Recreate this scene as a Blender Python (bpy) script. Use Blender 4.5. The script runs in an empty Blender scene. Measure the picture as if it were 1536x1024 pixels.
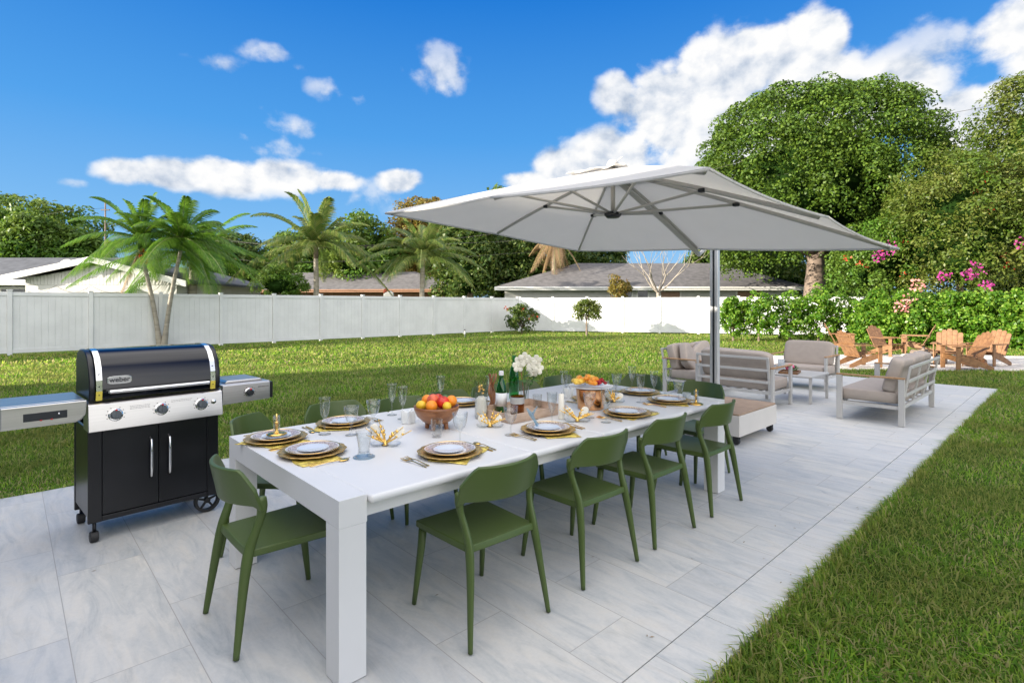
import bpy, math, random
import numpy as np
from mathutils import Vector, Matrix
random.seed(7); rng = np.random.default_rng(11)
PI = math.pi
scene = bpy.context.scene
COL = scene.collection
# ---- camera (level, lens shifted) ------------------------------------------------
YAW = math.radians(46.8); FPX = 805.0; EYE = 1.55; HOR = 457.0
CT, ST = math.cos(YAW), math.sin(YAW)
cam_d = bpy.data.cameras.new('camera'); cam = bpy.data.objects.new('camera', cam_d); COL.objects.link(cam)
cam.location = (0, 0, EYE); cam.rotation_euler = (PI/2, 0, YAW - PI/2)
cam_d.sensor_width = 36; cam_d.lens = 36*FPX/1536; cam_d.shift_y = -55/1536
cam_d.clip_start = 0.05; cam_d.clip_end = 1500
scene.camera = cam
def far(px, py, D):                       # survey a point of the place at depth D
    L = (px-768)/FPX*D
    return Vector((D*CT + L*ST, D*ST - L*CT, EYE + (HOR-py)/FPX*D))
def gnd(px, py, z=0.0):
    return far(px, py, FPX*(EYE-z)/(py-HOR))

# ---- materials -------------------------------------------------------------------
def nodes_of(name):
    m = bpy.data.materials.new(name); m.use_nodes = True
    nt = m.node_tree; b = nt.nodes['Principled BSDF']
    return m, nt, b
def noise(nt, scale, detail=4, rough=.55, coord='Object', sc=None, dist=0):
    tc = nt.nodes.new('ShaderNodeTexCoord'); n = nt.nodes.new('ShaderNodeTexNoise')
    n.inputs['Scale'].default_value = scale; n.inputs['Detail'].default_value = detail
    n.inputs['Roughness'].default_value = rough; n.inputs['Distortion'].default_value = dist
    if sc:
        mp = nt.nodes.new('ShaderNodeMapping'); mp.inputs['Scale'].default_value = sc
        nt.links.new(tc.outputs[coord], mp.inputs['Vector']); nt.links.new(mp.outputs[0], n.inputs['Vector'])
    else: nt.links.new(tc.outputs[coord], n.inputs['Vector'])
    return n
def ramp(nt, src, stops):
    r = nt.nodes.new('ShaderNodeValToRGB'); nt.links.new(src, r.inputs[0])
    el = r.color_ramp.elements
    while len(el) < len(stops): el.new(.5)
    for e, (p, c) in zip(el, stops): e.position = p; e.color = (*c, 1)
    return r
def bump(nt, b, src, strength, dist=.01):
    bp = nt.nodes.new('ShaderNodeBump'); bp.inputs['Strength'].default_value = strength; bp.inputs['Distance'].default_value = dist
    nt.links.new(src, bp.inputs['Height']); nt.links.new(bp.outputs[0], b.inputs['Normal'])
def mat(name, c, rough=.5, metal=0, var=.12, scale=6, bmp=0, bscale=60, coat=0, sc=None):
    m, nt, b = nodes_of(name)
    n = noise(nt, scale, sc=sc)
    lo = tuple(x*(1-var) for x in c); hi = tuple(min(1, x*(1+var)) for x in c)
    r = ramp(nt, n.outputs['Fac'], [(.3, lo), (.7, hi)])
    nt.links.new(r.outputs[0], b.inputs['Base Color'])
    b.inputs['Roughness'].default_value = rough; b.inputs['Metallic'].default_value = metal
    b.inputs['Coat Weight'].default_value = coat
    n2 = noise(nt, bscale, 3)
    if bmp: bump(nt, b, n2.outputs['Fac'], bmp, .002)
    mr = nt.nodes.new('ShaderNodeMapRange'); mr.inputs[3].default_value = max(.02, rough-.06); mr.inputs[4].default_value = min(1, rough+.06)
    nt.links.new(n.outputs['Fac'], mr.inputs[0]); nt.links.new(mr.outputs[0], b.inputs['Roughness'])
    return m
def wood(name, c1, c2, sc=(2, 30, 30), rough=.55, scale=2):
    m, nt, b = nodes_of(name)
    n = noise(nt, scale, 6, .6, sc=sc, dist=.6)
    r = ramp(nt, n.outputs['Fac'], [(.3, c1), (.7, c2)])
    nt.links.new(r.outputs[0], b.inputs['Base Color']); b.inputs['Roughness'].default_value = rough
    bump(nt, b, n.outputs['Fac'], .25, .003)
    return m
def thin_glass(name, c=(1, 1, 1), refl=1.0, haze=0.0):
    """thin blown glass: light goes straight through the wall, glancing angles reflect"""
    m = bpy.data.materials.new(name); m.use_nodes = True; nt = m.node_tree; nt.nodes.remove(nt.nodes['Principled BSDF'])
    n = noise(nt, 9); r = ramp(nt, n.outputs['Fac'], [(.3, tuple(x*.97 for x in c)), (.7, c)])
    tr = nt.nodes.new('ShaderNodeBsdfTransparent'); nt.links.new(r.outputs[0], tr.inputs[0])
    gl = nt.nodes.new('ShaderNodeBsdfGlossy'); gl.inputs['Roughness'].default_value = .04
    lw = nt.nodes.new('ShaderNodeLayerWeight'); lw.inputs['Blend'].default_value = .5
    pw = nt.nodes.new('ShaderNodeMath'); pw.operation = 'POWER'; nt.links.new(lw.outputs['Facing'], pw.inputs[0]); pw.inputs[1].default_value = 3.2
    mr = nt.nodes.new('ShaderNodeMapRange'); nt.links.new(pw.outputs[0], mr.inputs[0]); mr.inputs[3].default_value = .06*refl; mr.inputs[4].default_value = .72*refl
    ms = nt.nodes.new('ShaderNodeMixShader'); nt.links.new(mr.outputs[0], ms.inputs[0]); nt.links.new(tr.outputs[0], ms.inputs[1]); nt.links.new(gl.outputs[0], ms.inputs[2])
    out = ms
    if haze:
        df = nt.nodes.new('ShaderNodeBsdfTranslucent'); df.inputs[0].default_value = (.85, .87, .88, 1); d2 = nt.nodes.new('ShaderNodeBsdfDiffuse'); d2.inputs[0].default_value = (.8, .82, .83, 1)
        a = nt.nodes.new('ShaderNodeMixShader'); nt.links.new(df.outputs[0], a.inputs[1]); nt.links.new(d2.outputs[0], a.inputs[2])
        out = nt.nodes.new('ShaderNodeMixShader'); out.inputs[0].default_value = haze; nt.links.new(ms.outputs[0], out.inputs[1]); nt.links.new(a.outputs[0], out.inputs[2])
    nt.links.new(out.outputs[0], nt.nodes['Material Output'].inputs[0])
    return m
def glass(name, c=(1, 1, 1), rough=0.0):
    m, nt, b = nodes_of(name)
    n = noise(nt, 9); r = ramp(nt, n.outputs['Fac'], [(.3, tuple(x*.97 for x in c)), (.7, c)])
    nt.links.new(r.outputs[0], b.inputs['Base Color'])
    b.inputs['Transmission Weight'].default_value = 1; b.inputs['Roughness'].default_value = rough; b.inputs['IOR'].default_value = 1.45
    return m
def leafmat(name, cols, trans=.35, rough=.45, big=None, bigscale=.35, spec=.3):
    """colour varies leaf by leaf; an optional slow noise shifts whole branches"""
    m, nt, b = nodes_of(name)
    g = nt.nodes.new('ShaderNodeNewGeometry')
    n = len(cols); r = ramp(nt, g.outputs['Random Per Island'], [(i/(n-1), c) for i, c in enumerate(cols)])
    col = r.outputs[0]
    if big:
        nz = noise(nt, bigscale, 3, coord='Object')
        rr = ramp(nt, nz.outputs['Fac'], [(.42, (0, 0, 0)), (.62, (1, 1, 1))])
        mx = nt.nodes.new('ShaderNodeMix'); mx.data_type = 'RGBA'
        nt.links.new(rr.outputs[0], mx.inputs['Factor']); nt.links.new(col, mx.inputs['A'])
        r2 = ramp(nt, g.outputs['Random Per Island'], [(0, big[0]), (1, big[1])])
        nt.links.new(r2.outputs[0], mx.inputs['B']); col = mx.outputs['Result']
    nt.links.new(col, b.inputs['Base Color']); b.inputs['Roughness'].default_value = rough
    b.inputs['Specular IOR Level'].default_value = spec
    if trans:
        t = nt.nodes.new('ShaderNodeBsdfTranslucent'); ms = nt.nodes.new('ShaderNodeMixShader')
        hs = nt.nodes.new('ShaderNodeHueSaturation'); hs.inputs['Value'].default_value = 1.5; hs.inputs['Hue'].default_value = .485
        nt.links.new(col, hs.inputs['Color']); nt.links.new(hs.outputs[0], t.inputs[0])
        ms.inputs[0].default_value = trans
        out = nt.nodes['Material Output']
        nt.links.new(b.outputs[0], ms.inputs[1]); nt.links.new(t.outputs[0], ms.inputs[2]); nt.links.new(ms.outputs[0], out.inputs[0])
    return m

# ---- mesh builder ----------------------------------------------------------------
class MB:
    def __init__(s): s.v = []; s.f = []
    def add(s, vs, fs):
        o = len(s.v); s.v += [tuple(v) for v in vs]; s.f += [tuple(i+o for i in f) for f in fs]; return s
    def box(s, x0, y0, z0, x1, y1, z1):
        return s.add([(x0,y0,z0),(x1,y0,z0),(x1,y1,z0),(x0,y1,z0),(x0,y0,z1),(x1,y0,z1),(x1,y1,z1),(x0,y1,z1)],
                     [(0,3,2,1),(4,5,6,7),(0,1,5,4),(1,2,6,5),(2,3,7,6),(3,0,4,7)])
    def hexa(s, lo, hi):                                     # two quads of 4 points
        return s.add(list(lo)+list(hi), [(0,3,2,1),(4,5,6,7),(0,1,5,4),(1,2,6,5),(2,3,7,6),(3,0,4,7)])
    def tube(s, pts, r, n=10, flat=1.0, caps=True, ref=None):
        pts = [Vector(p) for p in pts]; k = len(pts)
        rs = r if isinstance(r, (list, tuple)) else [r]*k
        vs = []; prev = None
        for i, p in enumerate(pts):
            t = (pts[min(i+1, k-1)] - pts[max(i-1, 0)]).normalized()
            if prev is None:
                a = Vector(ref) if ref else (Vector((0,0,1)) if abs(t.z) < .9 else Vector((1,0,0)))
            else: a = prev
            u = (a - t*a.dot(t)).normalized(); w = t.cross(u); prev = u
            for j in range(n):
                q = 2*PI*j/n
                vs.append(p + u*math.cos(q)*rs[i] + w*math.sin(q)*rs[i]*flat)
        fs = [(i*n+j, i*n+(j+1) % n, (i+1)*n+(j+1) % n, (i+1)*n+j) for i in range(k-1) for j in range(n)]
        if caps: fs += [tuple(range(n))[::-1], tuple((k-1)*n+j for j in range(n))]
        return s.add(vs, fs)
    def lathe(s, prof, n=24, c=(0,0,0), wob=None):
        vs = []; k = len(prof)
        for i, (r, z) in enumerate(prof):
            for j in range(n):
                q = 2*PI*j/n; rr = r*(1+(wob(q) if wob else 0))
                vs.append((c[0]+rr*math.cos(q), c[1]+rr*math.sin(q), c[2]+z))
        fs = [(i*n+j, i*n+(j+1) % n, (i+1)*n+(j+1) % n, (i+1)*n+j) for i in range(k-1) for j in range(n)]
        closed = prof[0] == prof[-1]
        if prof[0][0] > 1e-5 and not closed: fs.append(tuple(range(n))[::-1])
        if prof[-1][0] > 1e-5 and not closed: fs.append(tuple((k-1)*n+j for j in range(n)))
        return s.add(vs, fs)
    def prism(s, poly, y0, y1, axis='y'):                    # poly in xz (axis y) or yz (axis x) or xy (axis z)
        n = len(poly)
        def P(a, b, t): return {'y': (a, t, b), 'x': (t, a, b), 'z': (a, b, t)}[axis]
        vs = [P(a, b, y0) for a, b in poly]+[P(a, b, y1) for a, b in poly]
        fs = [(i, (i+1) % n, n+(i+1) % n, n+i) for i in range(n)]+[tuple(range(n))[::-1], tuple(range(n, 2*n))]
        return s.add(vs, fs)
    def squad(s, c, a, e1=.3, e2=.3, nu=14, nv=28, rot=None):     # superquadric cushion, fruit, petal
        vs = []
        def pw(x, e): return math.copysign(abs(x)**e, x)
        for i in range(nu+1):
            u = -PI/2+PI*i/nu
            for j in range(nv):
                w = -PI+2*PI*j/nv
                p = Vector((a[0]*pw(math.cos(u), e1)*pw(math.cos(w), e2), a[1]*pw(math.cos(u), e1)*pw(math.sin(w), e2), a[2]*pw(math.sin(u), e1)))
                if rot: p = rot @ p
                vs.append(p + Vector(c))
        fs = [(i*nv+j, i*nv+(j+1) % nv, (i+1)*nv+(j+1) % nv, (i+1)*nv+j) for i in range(nu) for j in range(nv)]
        return s.add(vs, fs)
    def grid(s, fn, nu, nv, thick=0, close=False):                  # sheet fn(u,v)->point, u,v in 0..1
        P = [[Vector(fn(i/nu, j/nv)) for j in range(nv+1)] for i in range(nu+1)]
        vs = [p for r in P for p in r]; m = nv+1
        fs = [(i*m+j, (i+1)*m+j, (i+1)*m+j+1, i*m+j+1) for i in range(nu) for j in range(nv)]
        if thick:
            N = []
            for i in range(nu+1):
                for j in range(m):
                    a = P[min(i+1, nu)][j]-P[max(i-1, 0)][j]; b = P[i][min(j+1, nv)]-P[i][max(j-1, 0)]
                    N.append(a.cross(b).normalized())
            o = len(vs); vs2 = [v - N[k]*thick for k, v in enumerate(vs)]
            fs2 = [tuple(x+o for x in f[::-1]) for f in fs]
            rim = [(0*m+j) for j in range(m)]+[i*m+nv for i in range(1, nu+1)]+[nu*m+j for j in range(nv-1, -1, -1)]+[i*m for i in range(nu-1, 0, -1)]
            side = [(rim[k], rim[(k+1) % len(rim)], rim[(k+1) % len(rim)]+o, rim[k]+o) for k in range(len(rim))]
            vs = vs+vs2; fs = fs+fs2+side
        return s.add(vs, fs)
    def xf(s, M):
        s.v = [tuple(M @ Vector(v)) for v in s.v]; return s
    def build(s, name, m, parent=None, smooth=False, bevel=0, seg=2, label=None, autos=False):
        me = bpy.data.meshes.new(name); me.from_pydata(s.v, [], s.f); me.materials.append(m)
        if smooth: me.shade_smooth()
        me.update()
        o = bpy.data.objects.new(name, me); COL.objects.link(o)
        if parent: o.parent = parent
        if bevel:
            md = o.modifiers.new('bevel', 'BEVEL'); md.width = bevel; md.segments = seg; md.limit_method = 'ANGLE'; md.angle_limit = math.radians(40)
            me.shade_smooth(); md.harden_normals = False
            w = o.modifiers.new('wn', 'WEIGHTED_NORMAL'); w.keep_sharp = True; w.weight = 100
        elif autos:
            me.shade_smooth(); e = o.modifiers.new('es', 'EDGE_SPLIT'); e.split_angle = math.radians(38)
        if label: o['label'] = label
        return o
def quads_mesh(name, V, m, parent=None, per=4, smooth=False):
    """V: (n, per, 3) separate quads (per=4) or strips of two quads (per=6)"""
    n = V.shape[0]; me = bpy.data.meshes.new(name)
    me.vertices.add(n*per); me.vertices.foreach_set('co', V.reshape(-1).astype(np.float32))
    if per == 4: idx = np.array([0,1,2,3]); k = 1
    else: idx = np.array([0,1,3,2, 2,3,5,4]); k = 2
    L = (np.arange(n)[:, None]*per + idx[None]).reshape(-1)
    me.loops.add(len(L)); me.loops.foreach_set('vertex_index', L.astype(np.int32))
    me.polygons.add(n*k); me.polygons.foreach_set('loop_start', (np.arange(n*k)*4).astype(np.int32))
    me.update(calc_edges=True); me.materials.append(m)
    if smooth: me.shade_smooth()
    o = bpy.data.objects.new(name, me); COL.objects.link(o)
    if parent: o.parent = parent
    return o
def unit(a): return a/np.maximum(np.linalg.norm(a, axis=-1, keepdims=True), 1e-9)
def leaf_quads(C, Nr, L, W, fold=.15, droop=None):
    n = len(C); Nr = unit(Nr); R = unit(rng.normal(size=(n, 3)))
    if droop is not None: R = unit(R*.7+np.array([0, 0, -droop]))
    T = unit(R - Nr*(R*Nr).sum(1, keepdims=True)); B = np.cross(Nr, T)
    L = (np.ones(n)*L*(.7+.6*rng.random(n)))[:, None]; W = L*W
    V = np.stack([C-T*L/2, C+B*W/2+Nr*W*fold, C+T*L/2, C-B*W/2+Nr*W*fold], 1)
    return V
def rdirs(n, up=0.0):
    d = rng.normal(size=(n, 3)); d = unit(d); d[:, 2] += up; return unit(d)
def clump_leaves(cen, rad, per, up=.25, shell=.55):
    """leaf positions and normals over many clumps"""
    k = len(cen); idx = np.repeat(np.arange(k), per); n = len(idx)
    d = rdirs(n, up); r = (shell+(1-shell)*rng.random(n)**.6)[:, None]
    C = cen[idx] + d*rad[idx][:, None]*r*np.array([1, 1, .8])
    return C, unit(d + rng.normal(size=(n, 3))*.55 + np.array([0, 0, .25]))

# ---- naming ----------------------------------------------------------------------
def tag(o, label=None, cat=None, group=None, kind=None):
    if label: o['label'] = label
    if cat: o['category'] = cat
    if group: o['group'] = group
    if kind: o['kind'] = kind
    return o
def thing(name, label, cat, loc=(0,0,0), rz=0, group=None):
    o = bpy.data.objects.new(name, None); COL.objects.link(o)
    o.empty_display_size = .1; o.location = loc; o.rotation_euler = (0, 0, rz)
    return tag(o, label, cat, group)
def dup(root, loc, rz, label, group=None):
    def cp(o, par):
        c = o.copy(); COL.objects.link(c); c.parent = par
        for ch in list(o.children): cp(ch, c)
        return c
    r = cp(root, None); r.location = loc; r.rotation_euler = (0, 0, rz); r['label'] = label
    if group: r['group'] = group
    return r
class Kit:
    """first call builds, later calls copy"""
    def __init__(s, maker): s.mk = maker; s.o = None
    def put(s, loc, rz, label, group=None):
        if s.o is None:
            s.o = s.mk(); s.o.location = loc; s.o.rotation_euler = (0, 0, rz); tag(s.o, label, None, group); return s.o
        return dup(s.o, loc, rz, label, group)
# ================= materials shared ===============================================
SUN_AZ = math.radians(22); SUN_EL = math.radians(15)
M = {}
def stone(name='pale_marble_tiles', border=False):
    m, nt, b = nodes_of(name)
    tc = nt.nodes.new('ShaderNodeTexCoord')
    mp = nt.nodes.new('ShaderNodeMapping'); mp.inputs['Rotation'].default_value = (0, 0, PI/2); mp.inputs['Location'].default_value = (.35, .2, 0)
    if border: mp.inputs['Rotation'].default_value = (0, 0, 0); mp.inputs['Location'].default_value = (6.0, 5, 0)
    nt.links.new(tc.outputs['Object'], mp.inputs[0])
    br = nt.nodes.new('ShaderNodeTexBrick'); nt.links.new(mp.outputs[0], br.inputs['Vector'])
    br.inputs['Scale'].default_value = 1; br.inputs['Brick Width'].default_value = 1.22; br.inputs['Row Height'].default_value = 20 if border else .405
    br.inputs['Mortar Size'].default_value = .0022; br.inputs['Mortar Smooth'].default_value = .3; br.offset = .37; br.squash = 1
    br.inputs['Color1'].default_value = (0, 0, 0, 1); br.inputs['Color2'].default_value = (1, 1, 1, 1); br.inputs['Mortar'].default_value = (.5, .5, .5, 1)
    # every tile reads its own piece of the veining
    sv = nt.nodes.new('ShaderNodeVectorMath'); sv.operation = 'SCALE'; sv.inputs['Scale'].default_value = 23
    nt.links.new(br.outputs['Color'], sv.inputs[0])
    ad = nt.nodes.new('ShaderNodeVectorMath'); ad.operation = 'ADD'; nt.links.new(tc.outputs['Object'], ad.inputs[0]); nt.links.new(sv.outputs[0], ad.inputs[1])
    def nz(sc, scale, det, dist, rot):
        q = nt.nodes.new('ShaderNodeMapping'); q.inputs['Scale'].default_value = sc; q.inputs['Rotation'].default_value = (0, 0, rot)
        nt.links.new(ad.outputs[0], q.inputs[0]); n = nt.nodes.new('ShaderNodeTexNoise'); nt.links.new(q.outputs[0], n.inputs['Vector'])
        n.inputs['Scale'].default_value = scale; n.inputs['Detail'].default_value = det; n.inputs['Roughness'].default_value = .68; n.inputs['Distortion'].default_value = dist
        return n
    n1 = nz((4.6, 1.0, 1), 1.9, 14, 1.3, .30); n2 = nz((2.6, 1.0, 1), 1.6, 6, 1.8, .6); n3 = nz((1, 1, 1), 60, 4, 0, 0)
    r1 = ramp(nt, n1.outputs['Fac'], [(.25, (.37, .40, .425)), (.40, (.53, .545, .55)), (.54, (.62, .62, .61)), (.8, (.69, .68, .65))])
    r2 = ramp(nt, n2.outputs['Fac'], [(.3, (.84, .865, .89)), (.5, (.97, .97, .97)), (.74, (1.0, .965, .92))])
    mx = nt.nodes.new('ShaderNodeMix'); mx.data_type = 'RGBA'; mx.blend_type = 'MULTIPLY'; mx.inputs['Factor'].default_value = 1
    nt.links.new(r1.outputs[0], mx.inputs['A']); nt.links.new(r2.outputs[0], mx.inputs['B'])
    tint = ramp(nt, br.outputs['Color'], [(0, (.88, .89, .905)), (.5, (.97, .97, .965)), (1, (1, .985, .955))])
    m2 = nt.nodes.new('ShaderNodeMix'); m2.data_type = 'RGBA'; m2.blend_type = 'MULTIPLY'; m2.inputs['Factor'].default_value = 1
    nt.links.new(mx.outputs['Result'], m2.inputs['A']); nt.links.new(tint.outputs[0], m2.inputs['B'])
    r3 = ramp(nt, n3.outputs['Fac'], [(.3, (.93, .93, .93)), (.7, (1, 1, 1))])
    m4 = nt.nodes.new('ShaderNodeMix'); m4.data_type = 'RGBA'; m4.blend_type = 'MULTIPLY'; m4.inputs['Factor'].default_value = 1
    nt.links.new(m2.outputs['Result'], m4.inputs['A']); nt.links.new(r3.outputs[0], m4.inputs['B'])
    m3 = nt.nodes.new('ShaderNodeMix'); m3.data_type = 'RGBA'; nt.links.new(br.outputs['Fac'], m3.inputs['Factor'])
    nt.links.new(m4.outputs['Result'], m3.inputs['A']); m3.inputs['B'].default_value = (.33, .32, .31, 1)
    nt.links.new(m3.outputs['Result'], b.inputs['Base Color'])
    rr = ramp(nt, n2.outputs['Fac'], [(.3, (.42, .42, .42)), (.7, (.6, .6, .6))]); nt.links.new(rr.outputs[0], b.inputs['Roughness'])
    bump(nt, b, n3.outputs['Fac'], .12, .002)
    return m
M['stone'] = stone()
M['white'] = mat('white_powder_coat', (.67, .67, .665), .38, var=.02, scale=3)
M['vinyl'] = mat('white_vinyl', (.66, .67, .67), .45, var=.07, scale=1.6)
M['alu'] = mat('pale_grey_aluminium', (.47, .46, .44), .38, .0, var=.03)
M['pole'] = mat('brushed_aluminium', (.60, .61, .62), .35, .25, var=.06, sc=(30, 30, 1))
M['green'] = mat('matt_green_plastic', (.062, .098, .022), .42, var=.04, scale=4, bmp=.08, bscale=500)
M['black'] = mat('black_enamel', (.002, .003, .008), .08, var=.3, scale=5, coat=0)
M['blackm'] = mat('satin_black_steel', (.005, .0055, .008), .30, var=.4, scale=3)
M['rubber'] = mat('black_rubber', (.018, .018, .019), .6)
M['steel'] = mat('brushed_steel', (.60, .58, .56), .30, 1, var=.07, scale=2, sc=(1, 40, 40))
M['chrome'] = mat('bright_steel', (.75, .75, .75), .12, 1, var=.05)
M['dark'] = mat('dark_recess', (.012, .015, .018), .5)
M['red'] = mat('red_plastic', (.55, .01, .015), .35)
M['yellow'] = mat('yellow_sticker', (.75, .60, .08), .5)
M['ink'] = mat('black_print', (.03, .03, .03), .6)
M['greytext'] = mat('grey_print', (.22, .21, .20), .6)
M['gold'] = mat('polished_gold', (.85, .55, .16), .22, 1, var=.18, scale=30)
M['goldp'] = mat('aged_gold_rim', (.62, .40, .13), .38, .8, var=.35, scale=60, bmp=.5, bscale=140)
M['copper'] = mat('copper', (.80, .42, .20), .14, 1, var=.15)
M['china'] = mat('white_china', (.80, .79, .80), .12, var=.02)
M['fabric'] = mat('taupe_cushion_fabric', (.38, .325, .28), .9, var=.05, scale=12, bmp=.4, bscale=500)
M['canopy'] = mat('off_white_canopy_cloth', (.80, .79, .775), .85, var=.03, scale=3, bmp=.15, bscale=300)
M['box'] = mat('beige_painted_box', (.60, .57, .53), .5, var=.03)
M['brownmat'] = mat('brown_woven_top', (.34, .24, .165), .8, var=.15, scale=8, bmp=.4, bscale=200)
M['teak'] = wood('oiled_teak', (.125, .058, .024), (.25, .13, .055), sc=(2, 2, 2), scale=5)
M['acacia'] = wood('acacia_bowl', (.16, .055, .02), (.36, .15, .055), sc=(3, 3, 9), scale=4, rough=.3)
M['armwood'] = wood('arm_wood', (.30, .17, .08), (.46, .28, .14), sc=(3, 20, 20))
M['crate'] = wood('limed_tray', (.38, .26, .18), (.55, .41, .31), sc=(3, 12, 12))
M['bark'] = mat('grey_brown_bark', (.17, .13, .10), .9, var=.35, scale=3, bmp=.8, bscale=14)
M['palmbark'] = mat('ringed_palm_bark', (.30, .27, .22), .85, var=.3, scale=1.6, bmp=.5, bscale=12, sc=(1, 1, 9))
M['glass'] = thin_glass('clear_glass', (.97, .98, .98)); M['gglass'] = thin_glass('green_bottle_glass', (.22, .74, .38)); M['bglass'] = thin_glass('blue_glass', (.45, .72, .88), haze=.3)
M['wax'] = mat('ivory_wax', (.80, .76, .66), .5)
M['paper'] = mat('white_label_paper', (.75, .77, .77), .6)
M['petal'] = mat('white_petal', (.80, .78, .66), .6, var=.05)
# transparent, thin cloth: a little light passes through the canopy
def canopy_mat():
    m = M['canopy']; nt = m.node_tree; b = nt.nodes['Principled BSDF']
    wn = noise(nt, 1.4, 3, .5, dist=.8); bump(nt, b, wn.outputs['Fac'], .5, .05)
    t = nt.nodes.new('ShaderNodeBsdfTranslucent'); t.inputs[0].default_value = (.80, .78, .74, 1)
    ms = nt.nodes.new('ShaderNodeMixShader'); ms.inputs[0].default_value = .5
    nt.links.new(b.outputs[0], ms.inputs[1]); nt.links.new(t.outputs[0], ms.inputs[2]); nt.links.new(ms.outputs[0], nt.nodes['Material Output'].inputs[0])
canopy_mat()

# ================= sky and sun ====================================================
def build_world():
    w = bpy.data.worlds.new('World'); scene.world = w; w.use_nodes = True
    nt = w.node_tree; N = nt.nodes; Lk = nt.links.new
    bg = N['Background']
    sky = N.new('ShaderNodeTexSky'); sky.sky_type = 'NISHITA'; sky.sun_disc = False
    sky.sun_elevation = SUN_EL; sky.sun_rotation = math.atan2(-math.cos(SUN_AZ), math.sin(SUN_AZ))
    sky.air_density = 1.0; sky.dust_density = .4; sky.ozone_density = 2.5
    tc = N.new('ShaderNodeTexCoord')
    def mth(op, a, b=None, c=None, clamp=False):
        n = N.new('ShaderNodeMath'); n.operation = op; n.use_clamp = clamp
        for i, x in enumerate((a, b, c)):
            if x is None: continue
            if isinstance(x, (int, float)): n.inputs[i].default_value = x
            else: Lk(x, n.inputs[i])
        return n.outputs[0]
    def dot(v):
        n = N.new('ShaderNodeVectorMath'); n.operation = 'DOT_PRODUCT'; Lk(tc.outputs['Generated'], n.inputs[0]); n.inputs[1].default_value = v
        return n.outputs['Value']
    north = dot((CT, ST, 0)); east = dot((ST, -CT, 0)); up = dot((0, 0, 1))
    az = mth('MULTIPLY', mth('ARCTAN2', east, north), 57.29578); el = mth('MULTIPLY', mth('ARCSINE', up), 57.29578)
    pos = N.new('ShaderNodeCombineXYZ'); Lk(az, pos.inputs[0]); Lk(el, pos.inputs[1])
    # blue of the clear sky by elevation, over the Nishita sky
    elr = mth('DIVIDE', el, 60, clamp=True)
    blue = ramp(nt, elr, [(0, (.36, .61, .88)), (.12, (.20, .485, .86)), (.28, (.075, .345, .81)), (.5, (.010, .19, .67)), (1, (.006, .10, .45))])
    nis = N.new('ShaderNodeVectorMath'); nis.operation = 'SCALE'; Lk(sky.outputs[0], nis.inputs[0]); nis.inputs['Scale'].default_value = .005
    sk = N.new('ShaderNodeVectorMath'); sk.operation = 'MULTIPLY_ADD'; sk.inputs[1].default_value = (.5, .5, .5); Lk(blue.outputs[0], sk.inputs[0]); Lk(nis.outputs[0], sk.inputs[2])
    # cumulus banks, each an ellipse of sky given by azimuth, elevation and spread, broken up by noise
    banks = [(195,258,60,22,1),(265,262,75,27,1),(345,264,95,32,1.1),(430,266,85,28,1),(500,272,50,18,1),(365,217,26,20,.75),(415,224,36,14,.7),(440,193,52,13,.75),
             (400,167,22,6,.6),(486,230,16,6,.5),(114,275,14,5,.6),(600,272,37,20,1.15),(565,296,70,18,.35),(664,112,36,27,.9),(500,134,26,12,.7),(556,152,40,8,.45),
             (594,100,20,9,.55),(400,77,34,10,.65),(330,97,28,8,.4),(452,100,10,4,.4),
             (790,272,45,20,1),(850,250,60,30,1.1),(925,232,90,42,1.2),(925,140,36,32,1),(1000,170,85,75,1.3),(1065,130,90,75,1.3),(1130,95,75,60,1.2),(1200,75,70,58,1.2),(1245,52,36,36,1),
             (1110,220,160,80,1.4),(1220,160,120,80,1.3),(1330,140,110,62,1),(1400,105,90,48,.95),(1470,72,85,40,.95),(1530,45,90,48,1.1),(1600,60,120,70,1.2),
             (1460,175,150,50,1.1),(1500,230,120,60,1.2),(1386,19,18,9,.5),(-150,230,90,25,1),(-120,120,70,20,.8),(1800,150,200,120,1.2)]
    f = None
    for x, y, rx, ry, wgt in banks:
        a = math.atan((x-768)/FPX); e = math.atan((HOR-y)/FPX*math.cos(a)); q = 57.29578/FPX*math.cos(a)
        gk = 1.12 if wgt >= 1 else 1.45; sx = 1/(rx*q*math.cos(a)*gk); sy = 1/(ry*q*gk)
        s1 = N.new('ShaderNodeVectorMath'); s1.operation = 'SUBTRACT'; Lk(pos.outputs[0], s1.inputs[0]); s1.inputs[1].default_value = (a*57.29578, e*57.29578, 0)
        s2 = N.new('ShaderNodeVectorMath'); s2.operation = 'MULTIPLY'; Lk(s1.outputs[0], s2.inputs[0]); s2.inputs[1].default_value = (sx, sy, 0)
        s3 = N.new('ShaderNodeVectorMath'); s3.operation = 'DOT_PRODUCT'; Lk(s2.outputs[0], s3.inputs[0]); Lk(s2.outputs[0], s3.inputs[1])
        g = mth('MULTIPLY', mth('SUBTRACT', 1, s3.outputs['Value']), wgt*1.35 if wgt >= 1 else wgt*.62)
        f = g if f is None else mth('SMOOTH_MAX', f, g, .25)
    f = mth('MAXIMUM', mth('ADD', f, .18), -1.5)
    def cloudnoise(off, scale, det=9, rough=.58, dist=.25):
        a = N.new('ShaderNodeVectorMath'); a.operation = 'ADD'; Lk(tc.outputs['Generated'], a.inputs[0]); a.inputs[1].default_value = off
        b = N.new('ShaderNodeVectorMath'); b.operation = 'MULTIPLY'; Lk(a.outputs[0], b.inputs[0]); b.inputs[1].default_value = (1, 1, 1.35)
        n = N.new('ShaderNodeTexNoise'); Lk(b.outputs[0], n.inputs['Vector']); n.inputs['Scale'].default_value = scale
        n.inputs['Detail'].default_value = det; n.inputs['Roughness'].default_value = rough; n.inputs['Distortion'].default_value = dist
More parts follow.
